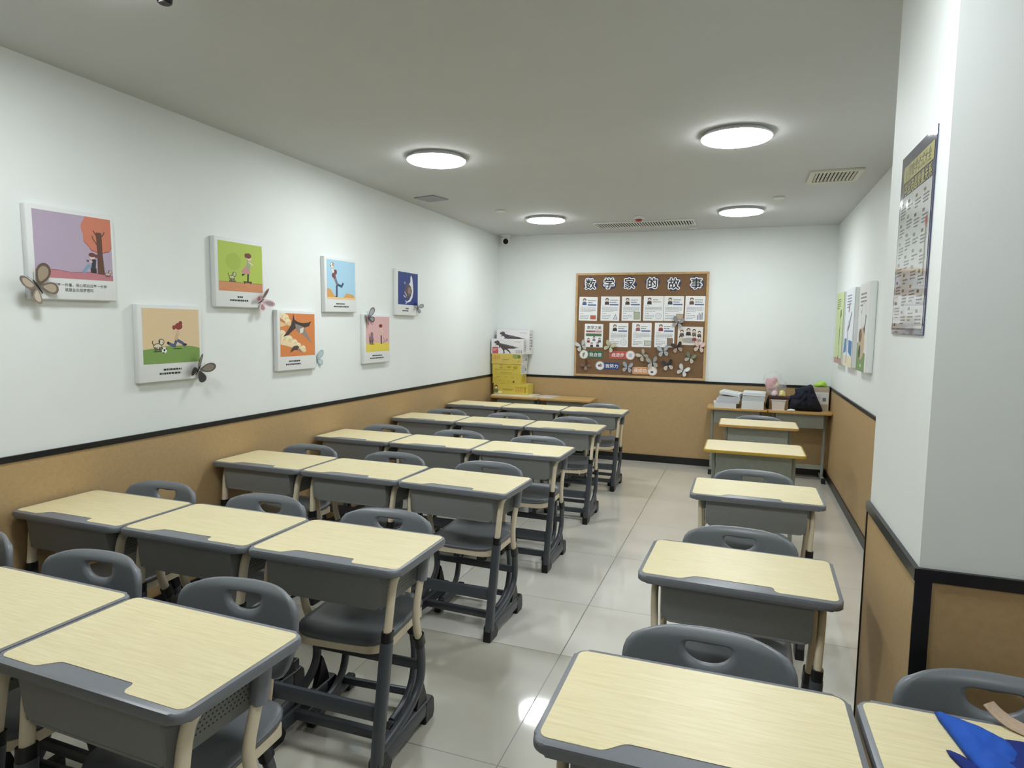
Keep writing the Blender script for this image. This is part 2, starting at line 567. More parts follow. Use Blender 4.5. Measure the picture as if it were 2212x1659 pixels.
def vent(name, label, x0, y0, x1, y1, nsl, along, mframe, mslat, mback, rim=.035, tilt=35, sw=.62):
    t = thing(name, label, 'vent', ((x0+x1)/2, (y0+y1)/2, H))
    sx, sy = x1-x0, y1-y0
    bm = bmesh.new()
    z = -.008
    box(bm, (0, sy/2-rim/2, z), (sx, rim, .016), .003); box(bm, (0, -sy/2+rim/2, z), (sx, rim, .016), .003)
    box(bm, (sx/2-rim/2, 0, z), (rim, sy-2*rim, .016), .003); box(bm, (-sx/2+rim/2, 0, z), (rim, sy-2*rim, .016), .003)
    mesh_obj('frame', bm, mframe, t)
    bm = bmesh.new(); box(bm, (0, 0, -.0015), (sx-2*rim, sy-2*rim, .003)); mesh_obj('duct_opening', bm, mback, t)
    ix, iy = sx-2*rim, sy-2*rim
    for k in range(nsl):
        bm = bmesh.new()
        x = -ix/2+ix*(k+.5)/nsl
        R = Matrix.Rotation(math.radians(tilt), 3, 'Y')
        box(bm, (x, 0, -.0115), (ix/nsl*sw, iy, .0025), rot=R)
        mesh_obj('slat', bm, mslat, t)
    return t
M_ventcream = mat('cream_vent_metal', (206, 204, 186), 0.5, noise=.03)
M_ventdark = mat('dark_duct', (44, 40, 32), 0.8, noise=.1)
M_ventwhite = mat('white_vent_metal', (222, 222, 216), 0.5, noise=.02)
vent('ceiling_vent', 'small square cream louvred vent on the ceiling near the right wall', .372, 4.86, .70, 5.22, 11, 'y', M_ventcream, M_ventcream, M_ventdark)
vent('ceiling_vent', 'long narrow white air conditioning grille on the ceiling before the back wall', -1.52, 6.61, -.51, 6.94, 36, 'y', M_ventwhite, M_ventwhite, M_ventdark, rim=.02, tilt=0, sw=.5)

bm = bmesh.new(); box(bm, (0, 0, -.004), (.215, .20, .008), .002)
o = mesh_obj('access_panel', bm, mat('grey_panel', (150, 153, 156), .6, noise=.02), loc=(-2.555, 5.03, H)); o.rotation_euler = (0, 0, math.radians(-14))
tag(o, 'plain grey square access panel flush on the ceiling by the left wall', 'ceiling panel')

t = thing('smoke_detector', 'small ceiling detector with a red tip in front of the long grille', 'detector', (-1.01, 6.38, H))
bm = bmesh.new(); cyl(bm, (0, 0, -.012), .052, .024, 28, bevel=.006); mesh_obj('base', bm, M_white, t, smooth=True, autosmooth=40)
bm = bmesh.new(); cyl(bm, (0, 0, -.035), .026, .024, 20, r2=.036, bevel=.004); mesh_obj('red_tip', bm, mat('red_plastic', (168, 62, 48), .4, noise=.05), t, smooth=True, autosmooth=40)['label'] = 'red tip'
disc = None
for (x, y), lb in (((-.56, 7.17), 'flat round sprinkler cover on the ceiling beside the long grille end'), ((-2.18, 5.70), 'flat round sprinkler cover on the ceiling left of the far left light'), ((.213, 5.73), 'flat round sprinkler cover on the ceiling beyond the small vent')):
    if disc is None:
        bm = bmesh.new(); cyl(bm, (0, 0, -.007), .046, .014, 28, bevel=.003)
        disc = mesh_obj('sprinkler_cover', bm, M_ventwhite, smooth=True, autosmooth=40); q = disc
    else:
        q = disc.copy(); COL.objects.link(q)
    q.location = (x, y, H)
    tag(q, lb, 'sprinkler cover', 'sprinkler covers')

t = thing('security_camera', 'white security camera with black lens in the back left ceiling corner', 'camera', (-2.695, 7.235, H))
bm = bmesh.new(); cyl(bm, (0, 0, -.012), .055, .024, 28, bevel=.005); mesh_obj('mount', bm, M_white, t, smooth=True, autosmooth=40)
R = Matrix.Rotation(math.radians(-28), 3, 'X')
bm = bmesh.new(); bmesh.ops.create_uvsphere(bm, u_segments=24, v_segments=16, radius=.05, matrix=Matrix.Translation((0, -.01, -.06))); mesh_obj('housing', bm, M_white, t, smooth=True)
dv = Vector((.34, -.85, -.42)).normalized()
bm = bmesh.new(); sweep(bm, [Vector((0, -.01, -.06))+dv*.03, Vector((0, -.01, -.06))+dv*.062], .031, .031, 20, side=Vector((0, 0, 1))); mesh_obj('lens', bm, mat('black_glass', (14, 15, 17), .15), t, smooth=True, autosmooth=40)['label'] = 'black lens'

t = thing('ceiling_detector', 'dark tipped ceiling sensor cut by the top edge of the view', 'detector', (-1.80, 1.66, H))
bm = bmesh.new(); cyl(bm, (0, 0, -.012), .05, .024, 28, bevel=.006); mesh_obj('base', bm, M_white, t, smooth=True, autosmooth=40)
bm = bmesh.new(); cyl(bm, (0, 0, -.043), .022, .04, 20, r2=.027, bevel=.004); mesh_obj('tip', bm, mat('dark_red_brown_plastic', (40, 28, 26), .5, noise=.05), t, smooth=True, autosmooth=40)['label'] = 'dark tip'

# ------------------------------------------------------------------ school desk (grey plastic rim, pale wood top)
def make_desk():
    t = thing('school_desk', '', 'desk', group='grey school desks with pale wood tops')
    bm = bmesh.new()
    prism(bm, rrect(-.298, -.193, .298, .192, .032, 7), .6955, .7205, bevel=.0085, seg=3)
    mesh_obj('tabletop_rim', bm, M_grey, t, smooth=True, autosmooth=50)
    # wood panel with the hand notch in its near edge
    P = []
    x0, y0, x1, y1, r = -.2865, -.172, .2865, .180, .02
    P.append((-.17, y0))
    for k in range(1, 9):
        s = k/8; q = s*s*(3-2*s)
        P.append((-.17+.055*s, y0+.036*q))
    for k in range(1, 7):
        a = PI/2-PI/2*k/6
        P.append((.098+.012*math.cos(a), y0+.024+.012*math.sin(a)))
    P += [(.111, y0+.012), (.118, y0+.003), (.128, y0)]
    full = rrect(x0, y0, x1, y1, r, 5)
    outline = P + full[6:] + full[:6]
    bm = bmesh.new()
    prism(bm, outline, .7195, .7217, bevel=.0006, seg=1, bottom_bevel=False)
    mesh_obj('wood_panel', bm, M_wood, t)['label'] = 'pale wood writing surface'
    # book box: front, floor; perforated sides
    bt = bpy.data.objects.new('book_box', None)
    bm = bmesh.new()
    prof = rrect(-.222, .568, .222, .699, [.03, .03, .002, .002], 6)
    Mx = Matrix(((1, 0, 0, 0), (0, 0, 1, -.168), (0, 1, 0, 0), (0, 0, 0, 1)))
    vs = prism(bm, prof, 0, .006, bevel=.002, seg=2, M=Mx)
    for v in vs:
        if v.is_valid:
            v.co.y += (v.co.z-.699)*-.10 - .006
    box(bm, (0, -.02, .573), (.40, .285, .006))
    for f in bm.faces:
        f.normal_flip() if False else None
    bmesh.ops.recalc_face_normals(bm, faces=bm.faces)
    bx = mesh_obj('book_box', bm, M_box, t, smooth=True, autosmooth=40)
    bpy.data.objects.remove(bt)
    for s in (-1, 1):
        bm = bmesh.new()
        prof = [(-.160, .571)] + rrect(-.158, .571, .105, .6985, [0, .03, .002, 0], 5)[1:-1] + [(-.1725, .6985)]
        Mx = Matrix(((0, 0, 1, s*.2185-.002), (1, 0, 0, 0), (0, 1, 0, 0), (0, 0, 0, 1)))
        prism(bm, prof, 0, .004, M=Mx)
        bmesh.ops.recalc_face_normals(bm, faces=bm.faces)
        mesh_obj('side_panel', bm, M_perf, t)['label'] = 'perforated side of the book box'
    for s in (-1, 1):
        def X(z): return s*(.218+.030*min(1, max(0, z/.65)))
        def path(L, n=5): return smooth_path([Vector((X(z), y, z)) for y, z in L], n)
        # front leg
        bm = bmesh.new()
        sweep(bm, path([(-.03, .683), (-.085, .681), (-.118, .664), (-.133, .625), (-.142, .56), (-.151, .49)]), .0115, .0175, 14, power=2.6)
        l = mesh_obj('upper_leg', bm, M_cream, t, smooth=True, autosmooth=50)
        bm = bmesh.new()
        sweep(bm, [Vector((X(z), y, z)) for y, z in ((-.150, .498), (-.1535, .462))], .0165, .0235, 14, power=3)
        mesh_obj('collar', bm, M_cap, l, smooth=True, autosmooth=50)
        # rear leg
        bm = bmesh.new()
        sweep(bm, path([(.090, .688), (.084, .63), (.064, .56), (.049, .49), (.058, .425), (.082, .365)]), .0115, .0165, 14, power=2.6)
        l = mesh_obj('upper_leg', bm, M_cream, t, smooth=True, autosmooth=50)
        bm = bmesh.new()
        sweep(bm, [Vector((X(z), y, z)) for y, z in ((.078, .378), (.096, .335))], .0165, .0225, 14, power=3)
        mesh_obj('collar', bm, M_cap, l, smooth=True, autosmooth=50)
        bm = bmesh.new()
        sweep(bm, [Vector((X(z), y, z)) for y, z in ((.092, .697), (.087, .64), (.078, .588))], .0175, [.024, .0225, .022], 14, power=3.2)
        mesh_obj('sleeve', bm, M_grey, t, smooth=True, autosmooth=50)
        # dark lower frame
        bm = bmesh.new()
        sweep(bm, path([(-.1535, .465), (-.168, .30), (-.182, .15), (-.187, .05)], 3), .0185, .024, 14, power=3)
        sweep(bm, path([(.094, .340), (.107, .285), (.113, .235), (.106, .19), (.074, .15), (.02, .122), (-.06, .103), (-.165, .088)], 5), .0145, .018, 14, power=2.4)
        sweep(bm, [Vector((X(0), -.175, .056)), Vector((X(0), .175, .056))], .0185, .030, 14, power=4)
        lf = mesh_obj('lower_frame', bm, M_dark, t, smooth=True, autosmooth=50)
        bm = bmesh.new()
        prof = [(-.212, 0), (-.128, 0), (-.112, .022), (-.118, .036), (-.150, .080), (-.178, .088), (-.205, .070)]
        Mx = Matrix(((0, 0, 1, X(0)), (1, 0, 0, 0), (0, 1, 0, 0), (0, 0, 0, 1)))
        prism(bm, prof, -.0195, .0195, bevel=.004, M=Mx); bmesh.ops.recalc_face_normals(bm, faces=bm.faces)
        mesh_obj('foot_cap', bm, M_cap, lf)
        bm = bmesh.new()
        prof = [(.135, 0), (.198, 0), (.210, .02), (.207, .070), (.192, .088), (.140, .082)]
        prism(bm, prof, -.0195, .0195, bevel=.004, M=Mx); bmesh.ops.recalc_face_normals(bm, faces=bm.faces)
        mesh_obj('foot_cap', bm, M_cap, lf)
        bm = bmesh.new()
        prof = [(.075, .080), (.165, .080), (.150, .125), (.128, .185), (.116, .20), (.112, .17), (.100, .14)]
        prism(bm, prof, -.011, .011, bevel=.003, M=Mx); bmesh.ops.recalc_face_normals(bm, faces=bm.faces)
        mesh_obj('gusset', bm, M_cap, lf)
    bm = bmesh.new(); box(bm, (0, -.172, .221), (.455, .018, .056), .006); mesh_obj('crossbar', bm, M_dark, t, smooth=True, autosmooth=40)
    bm = bmesh.new(); box(bm, (0, -.055, .062), (.44, .03, .036), .008); mesh_obj('crossbar', bm, M_dark, t, smooth=True, autosmooth=40)
    bm = bmesh.new(); box(bm, (0, .108, .250), (.455, .018, .036), .006); mesh_obj('crossbar', bm, M_dark, t, smooth=True, autosmooth=40)
    return t

# ------------------------------------------------------------------ school chair
def shell(bm, outer, hole, cx, cy, f_front, thick, rings=9, n=56, rim=.008, mi=0):
    """curved plastic shell between an outer outline and an optional hole; f_front(u, v) -> (point, normal)"""
    F, B = [], []
    for r in range(rings+1):
        s = r/rings
        rowF, rowB = [], []
        for k in range(n):
            a = 2*PI*k/n
            ro = ray_poly(outer, cx, cy, a)
            ri = ray_poly(hole, cx, cy, a) if hole else 0.0
            if hole:
                t = ri+(ro-ri)*s
            else:
                t = ro*(0.06+0.94*s)
            u, v = cx+t*math.cos(a), cy+t*math.sin(a)
            p, nm = f_front(u, v)
            rowF.append((p, nm)); 
        F.append(rowF)
    # round the rims: pull the outermost (and hole) loop halfway back through the thickness
    def vert(p): return bm.verts.new(p)
    VF, VB = [], []
    for r in range(rings+1):
        VF.append([vert(p) for p, nm in F[r]])
        VB.append([vert(p - nm*thick) for p, nm in F[r]])
    def mid(r, k, out):
        p, nm = F[r][k]
        q = F[r-1][k][0] if out else F[r+1][k][0]
        d = (p-q).normalized()
        return vert(p - nm*thick*.5 + d*rim)
    fs = []
    for r in range(rings):
        for k in range(n):
            k2 = (k+1) % n
            fs.append(bm.faces.new((VF[r][k], VF[r+1][k], VF[r+1][k2], VF[r][k2])))
            fs.append(bm.faces.new((VB[r][k], VB[r][k2], VB[r+1][k2], VB[r+1][k])))
    mo = [mid(rings, k, True) for k in range(n)]
    for k in range(n):
        k2 = (k+1) % n
        fs.append(bm.faces.new((VF[rings][k], mo[k], mo[k2], VF[rings][k2])))
        fs.append(bm.faces.new((mo[k], VB[rings][k], VB[rings][k2], mo[k2])))
    if hole:
        mh = [mid(0, k, False) for k in range(n)]
        for k in range(n):
            k2 = (k+1) % n
            fs.append(bm.faces.new((VF[0][k], VF[0][k2], mh[k2], mh[k])))
            fs.append(bm.faces.new((mh[k], mh[k2], VB[0][k2], VB[0][k])))
    else:
        fs.append(bm.faces.new(VF[0])); fs.append(bm.faces.new(list(reversed(VB[0]))))
    bmesh.ops.recalc_face_normals(bm, faces=fs)
    for f in fs:
        f.material_index = mi

def make_chair():
    t = thing('school_chair', '', 'chair', group='grey plastic school chairs')
    # seat: looks from above; saddle shape
    def seat_z(x, y):
        z = .411
        z += .006*(abs(x)/.19)**2.4
        if y > .08: z += .020*((y-.08)/.1)**2
        if y < -.11: z -= .013*((-.11-y)/.08)**2
        z -= .008*math.exp(-((x/.09)**2+((y-.03)/.09)**2))
        return z
    def seat_f(x, y):
        h = 1e-3
        n = Vector((-(seat_z(x+h, y)-seat_z(x-h, y))/(2*h), -(seat_z(x, y+h)-seat_z(x, y-h))/(2*h), 1)).normalized()
        return Vector((x, y, seat_z(x, y))), n
    outl = rrect(-.184, -.185, .184, .185, [.075, .075, .06, .06], 8)
    bm = bmesh.new(); shell(bm, outl, None, 0, 0, seat_f, .016, rings=9, n=56, rim=.004)
    mesh_obj('seat', bm, M_seat, t, smooth=True)
    # cream tube frame following the seat edge
    fr = rrect(-.181, -.181, .181, .17, [.072, .072, .03, .03], 7)
    bm = bmesh.new()
    k0 = len(fr)
    ins = rrect(-.156, -.155, .156, .147, [.055, .055, .02, .02], 7)
    def fz(x, y): return .379+(-.004*((-.11-y)/.08)**2 if y < -.11 else 0)
    rows = []
    for (ox, oy), (ix, iy) in zip(fr, ins):
        z = fz(ox, oy)
        rows.append([bm.verts.new((ox, oy, z+.015)), bm.verts.new((ox, oy, z-.015)), bm.verts.new((ix, iy, z-.015)), bm.verts.new((ix, iy, z+.015))])
    for k in range(k0):
        a, b = rows[k], rows[(k+1) % k0]
        for j in range(4):
            bm.faces.new((a[j], a[(j+1) % 4], b[(j+1) % 4], b[j]))
    bmesh.ops.recalc_face_normals(bm, faces=bm.faces)
    box(bm, (0, .03, .380), (.33, .03, .014), .003)
    mesh_obj('seat_frame', bm, M_cream, t, smooth=True, autosmooth=50)['label'] = 'cream seat frame'
    # backrest
    def back_f(x, z):
        def yy(x, z): return .218 + .12*(z-.60) - 1.15*x*x + (  .016*((z-.725)/.025)**2 if z > .725 else 0)
        h = 1e-3
        dx = (yy(x+h, z)-yy(x-h, z))/(2*h); dz = (yy(x, z+h)-yy(x, z-h))/(2*h)
        return Vector((x, yy(x, z), z)), Vector((dx, -1, dz)).normalized()
    outl = []
    for k in range(25):                       # gently arched top
        a = PI*k/24
        ca, sa = math.cos(a), math.sin(a)
        outl.append((.198*math.copysign(abs(ca)**.50, ca), .650+.100*abs(sa)**.56))
    outl += [(-.197, .625), (-.188, .585), (-.168, .535), (-.145, .507)]
    outl += [(-.115, .495), (.115, .495), (.145, .507), (.168, .535), (.188, .585), (.197, .625)]
    hole = []
    for k in range(13):
        a = PI+PI*k/12
        hole.append((.060*math.cos(a), .703+.042*math.sin(a)))
    hole += rrect(-.060, .697, .060, .717, [0, 0, .012, .012], 4)[2:-1]
    bm = bmesh.new(); shell(bm, outl, hole, 0, .694, back_f, .020, rings=9, n=72, rim=.006)
    mesh_obj('backrest', bm, M_chair, t, smooth=True)
    for s in (-1, 1):
        bm = bmesh.new()
        pts = smooth_path([Vector((s*.095, .10, .378)), Vector((s*.095, .165, .380)), Vector((s*.095, .20, .42)), Vector((s*.095, .213, .50)), Vector((s*.095, .226, .60))], 4)
        sweep(bm, pts, .012, .012, 10)
        mesh_obj('back_post', bm, M_cream, t, smooth=True, autosmooth=50)
    for s in (-1, 1):
        x = s*.152
        bm = bmesh.new()
        pts = smooth_path([Vector((x, .095, .378)), Vector((x, .115, .33)), Vector((x, .140, .25)), Vector((x, .142, .17)), Vector((x, .115, .10)), Vector((x, .06, .062)), Vector((x, 0, .050)), Vector((x, -.06, .046))], 4)
        sweep(bm, pts, .013, .017, 12, power=2.5)
        sweep(bm, [Vector((x, -.10, .036)), Vector((x, .17, .036))], .015, .018, 12, power=3.5)
        l = mesh_obj('leg', bm, M_dark, t, smooth=True, autosmooth=50)
        bm = bmesh.new()
        sweep(bm, [Vector((x, .108, .355)), Vector((x, .122, .312))], .017, .022, 12, power=3)
        mesh_obj('collar', bm, M_cap, l, smooth=True, autosmooth=50)
        for y in (-.095, .165):
            bm = bmesh.new(); box(bm, (x, y, .028), (.036, .05, .056), .007)
            mesh_obj('foot_cap', bm, M_cap, l)
    bm = bmesh.new(); box(bm, (0, .12, .060), (.33, .02, .03), .006); mesh_obj('crossbar', bm, M_dark, t, smooth=True, autosmooth=40)
    return t

COLS = {'a': -2.5055, 'b': -1.9065, 'c': -1.3075}
ROWS = {1: 1.120, 2: 1.933, 3: 2.990, 4: 3.908, 5: 4.950, 6: 6.030}
ORD = {1: 'first', 2: 'second', 3: 'third', 4: 'fourth', 5: 'fifth', 6: 'sixth and farthest'}
CN = {'a': 'wall-side', 'b': 'middle', 'c': 'aisle-side'}
desk0 = make_desk(); chair0 = make_chair()
dn = [0]; cn = [0]
def put_desk(x, y, rz, label):
    d = desk0 if dn[0] == 0 else copy_tree(desk0)
    dn[0] += 1
    d.location = (x, y, 0); d.rotation_euler = (0, 0, math.radians(rz)); d['label'] = label
def put_chair(x, y, rz, label):
    d = chair0 if cn[0] == 0 else copy_tree(chair0)
    cn[0] += 1
    d.location = (x, y, 0); d.rotation_euler = (0, 0, math.radians(rz)); d['label'] = label
DR = {(1, 'c'): (-1.311, 1.120, -1.6), (1, 'b'): (-1.914, 1.135, -.8), (1, 'a'): (-2.513, 1.140, 0), (2, 'c'): (-1.302, 1.933, .5), (2, 'b'): (-1.903, 1.931, -.2), (2, 'a'): (-2.504, 1.928, -.2),
      (3, 'c'): (-1.301, 2.966, -2.6), (3, 'b'): (-1.905, 2.988, -.6), (3, 'a'): (-2.505, 2.992, 0), (4, 'c'): (-1.306, 3.900, -.8)}
for r in range(1, 7):
    for cidx in 'abc':
        pos = DR.get((r, cidx), (COLS[cidx], ROWS[r], 0))
        put_desk(pos[0], pos[1], pos[2], '%s desk of the %s row from the camera in the left block' % (CN[cidx], ORD[r]))
        if r < 6 or cidx == 'c':
            off = {1: .105, 2: .095, 3: .10, 4: .095, 5: .10, 6: .105}[r]
            dx, dr = {1: (-.019, 2.6), 2: (-.014, 2.5)}.get(r, (0, 0))
            put_chair(pos[0]+dx, pos[1]+off, pos[2]*.6+dr+{'c': 1.0, 'b': .4, 'a': -.4}[cidx], ('grey chair with cut-out handle behind the %s desk of the %s left row' % (CN[cidx], ORD[r])) if r < 6 else 'only grey chair behind the farthest left row, near the back wall')
for x, y, rz, lb in ((-.053, 1.297, .3, 'nearest desk of the single column right of the aisle'), (.012, 2.203, -1.5, 'second grey-rimmed desk of the single column right of the aisle'),
                     (.083, 3.325, .2, 'third grey-rimmed desk of the right column, in front of the old desks'), (.556, 1.305, .8, 'grey-rimmed desk by the pillar holding the blue cloth')):
    put_desk(x, y, rz, lb)
for x, y, rz, lb in ((-.052, 1.400, 0, 'grey chair behind the nearest desk right of the aisle'), (.012, 2.320, -1.0, 'grey chair behind the second desk of the right column'),
                     (.078, 3.435, 0, 'grey chair behind the third right desk, facing the old cream desk'), (.558, 1.408, .5, 'grey chair in front of the pillar, behind the blue cloth')):
    put_chair(x, y, rz, lb)

# ------------------------------------------------------------------ old steel desks
def make_old(name, label, wdt, dep, z, panel_h, mt, me_, x, y, rz=0, group=None, pw=.46):
    t = thing(name, label, 'desk', (x, y, 0), rz, group)
    bm = bmesh.new()
    prism(bm, rrect(-wdt/2, -dep/2, wdt/2, dep/2, .028, 6), z-.019, z-.0006, bevel=.004, seg=2)
    tp = mesh_obj('tabletop', bm, me_, t, smooth=True, autosmooth=40)
    bm = bmesh.new()
    prism(bm, rrect(-wdt/2+.008, -dep/2+.008, wdt/2-.008, dep/2-.008, .024, 6), z-.001, z)
    mesh_obj('laminate', bm, mt, tp)
    bm = bmesh.new()
    zt = z-.019
    box(bm, (0, -dep/2+.07, zt-panel_h/2), (pw, .012, panel_h), .004)
    for s in (-1, 1):
        box(bm, (s*(pw/2-.004), .02, zt-.06), (.008, dep-.12, .12), .002)
    box(bm, (0, .02, zt-.118), (pw-.01, dep-.13, .006))
    mesh_obj('book_box', bm, M_oldgrey, t)
    for s in (-1, 1):
        bm = bmesh.new()
        box(bm, (s*(pw/2+.018), -.02, zt/2+.02), (.024, .045, zt-.06), .005)
        l = mesh_obj('leg', bm, M_oldgrey, t)
        bm = bmesh.new(); box(bm, (s*(pw/2+.018), -.005, .032), (.03, dep-.04, .03), .006); f = mesh_obj('foot_bar', bm, M_oldgrey, l)
        bm = bmesh.new()
        for yy in (-dep/2+.025, dep/2-.035):
            box(bm, (s*(pw/2+.018), yy, .025), (.036, .05, .05), .006)
        mesh_obj('foot_caps', bm, M_cap, l)
    bm = bmesh.new(); box(bm, (0, -.02, .13), (pw+.03, .018, .045), .004); mesh_obj('crossbar', bm, M_oldgrey, t)
    return t
make_old('steel_desk', 'old cream-topped desk with a bright yellow edge, behind the third right desk', .614, .412, .73, .23, M_oldtop, M_edge, .089, 4.525)
make_old('steel_desk', 'old cream-topped desk with an orange edge, just before the cluttered back desks', .610, .412, .73, .23, M_oldtop, M_edge2, .138, 5.735)
put_chair(.15, 5.845, 0, 'grey chair between the orange-edged desk and the cluttered back desks')
ZB = .703
make_old('steel_desk', 'orange-topped desk at the back wall under the paper stacks', .592, .40, ZB, .145, M_oldtop2, M_edge2, -.040, 7.135, group='orange topped desks along the back wall', pw=.445)
make_old('steel_desk', 'orange-topped desk in the back right corner under the dark jacket', .592, .40, ZB, .145, M_oldtop2, M_edge2, .555, 7.135, group='orange topped desks along the back wall', pw=.445)
make_old('steel_desk', 'orange-topped desk in the back left corner under the box stack', .592, .40, ZB, .145, M_oldtop2, M_edge2, -2.455, 7.105, group='orange topped desks along the back wall', pw=.445)
make_old('steel_desk', 'orange-topped bare desk at the back wall, right of the box stack', .592, .40, ZB, .145, M_oldtop2, M_edge2, -1.858, 7.105, group='orange topped desks along the back wall', pw=.445)
#@@PART2
# ------------------------------------------------------------------ canvases on the left wall
def fig_girl(A, u, v, s, hair, top, legs, skin=(232, 205, 180), lean=0.0, kick=None, skirt=None):
    """small generic cartoon child: feet at (u, v), height s"""
    hx = u+lean*s
    if skirt:
        A.line([(u, v), (u+lean*s*.4, v+.36*s)], .07*s, (40, 34, 34))
        if kick: A.line([(u+kick*s*.6, v+.2*s), (u+lean*s*.4, v+.34*s)], .06*s, (40, 34, 34))
        A.poly([(u-.30*s, v+.32*s), (u-.20*s, v+.24*s), (u+.12*s, v+.26*s), (u+.08*s, v+.52*s), (u-.04*s, v+.56*s)], skirt)
    else:
        A.line([(u, v), (u+lean*s*.4, v+.26*s), (u+lean*s*.6, v+.46*s)], .11*s, legs)
        if kick: A.line([(u+kick*s, v+.22*s), (u+kick*s*.5, v+.20*s), (u+lean*s*.6, v+.44*s)], .10*s, legs)
    A.line([(u+lean*s*.6, v+.44*s), (u+lean*s*.9, v+.70*s)], .15*s, top)
    A.line([(u+lean*s*.9, v+.66*s), (u+lean*s*.9+.2*s, v+.56*s)], .05*s, skin)
    A.ell(hx+.02*s, v+.80*s, .105*s, .10*s, skin)
    A.ell(hx-.01*s, v+.86*s, .135*s, .09*s, hair)
    A.ell(hx-.13*s, v+.86*s, .06*s, .075*s, hair)

def fig_pup(A, u, v, s, c=(222, 214, 186), ln=(70, 62, 46)):
    A.ell(u, v+.32*s, .42*s, .26*s, ln); A.ell(u, v+.32*s, .36*s, .20*s, c)
    for dx in (-.26, -.1, .14, .28): A.line([(u+dx*s, v), (u+dx*s, v+.25*s)], .10*s, ln)
    A.ell(u+.36*s, v+.68*s, .28*s, .27*s, ln); A.ell(u+.36*s, v+.68*s, .22*s, .21*s, c)
    A.ell(u+.16*s, v+.72*s, .07*s, .17*s, ln); A.ell(u+.50*s, v+.64*s, .05*s, .04*s, ln)
    A.line([(u-.36*s, v+.42*s), (u-.52*s, v+.62*s), (u-.46*s, v+.78*s)], .07*s, ln)

IW, IH = .352, .280
def pic_tree(A):
    A.rect(-IW/2, -IH/2, IW/2, IH/2, (181, 165, 186))
    A.poly([(-.176, -.14), (.176, -.14), (.176, -.118), (.06, -.106), (-.02, -.112), (-.09, -.104), (-.176, -.108)], (190, 124, 132))
    A.line([(-.176, -.108), (-.09, -.104), (-.02, -.112), (.06, -.106), (.176, -.118)], .0018, (120, 62, 76))
    P = []
    for k in range(40):
        a = 2*PI*k/40
        P.append((.118+(.083+.004*math.sin(9*a))*math.cos(a), .078+(.098+.004*math.sin(11*a))*math.sin(a)))
    A.poly(P, (150, 72, 60)); A.poly([(x*1.0, y+.004) for x, y in P], (207, 126, 100))
    A.poly([(.101, -.112), (.136, -.112), (.130, -.02), (.129, .075), (.101, .075), (.104, -.02)], (98, 66, 50))
    A.line([(.104, .02), (.086, .045), (.084, .056)], .005, (98, 66, 50)); A.line([(.126, .055), (.140, .072), (.142, .08)], .005, (98, 66, 50)); A.line([(.104, .058), (.09, .08)], .005, (98, 66, 50))
    A.rect(.068, -.108, .096, -.086, (54, 38, 44))
    A.line([(.034, -.106), (.058, -.078), (.086, -.080)], .014, (126, 160, 182)); A.line([(.082, -.085), (.086, -.052)], .020, (52, 52, 66))
    A.ell(.078, -.036, .013, .012, (226, 200, 184)); A.ell(.078, -.028, .017, .010, (110, 62, 58)); A.ell(.098, -.032, .010, .008, (110, 62, 58))
    A.line([(.060, -.056), (.076, -.060)], .006, (226, 200, 184)); A.rect(.050, -.060, .062, -.052, (70, 66, 84))
    fig_pup(A, .150, -.122, .034, (206, 186, 178), (110, 74, 76))
def pic_ball(A):
    A.rect(-IW/2, -IH/2, IW/2, IH/2, (224, 199, 158))
    A.poly([(-.176, -.14), (.176, -.14), (.176, -.066), (.13, -.056), (.06, -.050), (-.04, -.052), (-.12, -.062), (-.176, -.068)], (124, 158, 82))
    A.ell(.03, -.066, .03, .003, (60, 84, 40)); A.ell(-.09, -.078, .03, .003, (60, 84, 40))
    A.line([(-.02, -.04), (.012, -.052), (.026, -.02)], .016, (82, 90, 128)); A.line([(.026, -.02), (.060, -.036), (.078, -.050)], .016, (82, 90, 128)); A.ell(.080, -.046, .012, .006, (36, 32, 40)); A.ell(-.026, -.036, .008, .008, (36, 32, 40))
    A.line([(.022, -.016), (.038, .022)], .020, (206, 176, 142)); A.line([(.036, .018), (.076, .026), (.088, .034)], .008, (226, 194, 164)); A.line([(.028, .024), (.004, .016), (-.002, .006)], .008, (226, 194, 164))
    A.ell(.050, .038, .016, .014, (230, 200, 172)); A.ell(.042, .050, .024, .018, (140, 58, 54)); A.ell(.054, .066, .012, .012, (140, 58, 54)); A.ell(.012, .044, .010, .012, (140, 58, 54))
    fig_pup(A, -.090, -.072, .062)
    A.ell(-.052, -.072, .016, .016, (236, 236, 228)); A.ell(-.052, -.072, .006, .006, (30, 30, 30)); A.ell(-.063, -.064, .004, .004, (30, 30, 30)); A.ell(-.041, -.066, .004, .004, (30, 30, 30)); A.ell(-.056, -.085, .005, .003, (30, 30, 30))
def pic_skate(A):
    A.rect(-IW/2, -IH/2, IW/2, IH/2, (176, 196, 84))
    A.ell(-.06, .03, .06, .05, (164, 186, 74))
    A.rect(-IW/2, -IH/2, IW/2, -.088, (206, 142, 98)); A.line([(-.176, -.088), (.176, -.088)], .002, (120, 70, 50))
    A.poly([(.012, -.078), (.086, -.078), (.094, -.070), (.080, -.086), (.02, -.086), (.004, -.070)], (92, 50, 40)); A.ell(.025, -.088, .005, .005, (40, 30, 28)); A.ell(.075, -.088, .005, .005, (40, 30, 28))
    fig_girl(A, .052, -.078, .175, (112, 62, 46), (150, 164, 130), None, kick=-.42, skirt=(198, 140, 136), lean=.06)
    A.rect(-.098, -.086, -.044, -.080, (92, 70, 50)); fig_pup(A, -.075, -.08, .055, (196, 200, 150), (70, 76, 44))
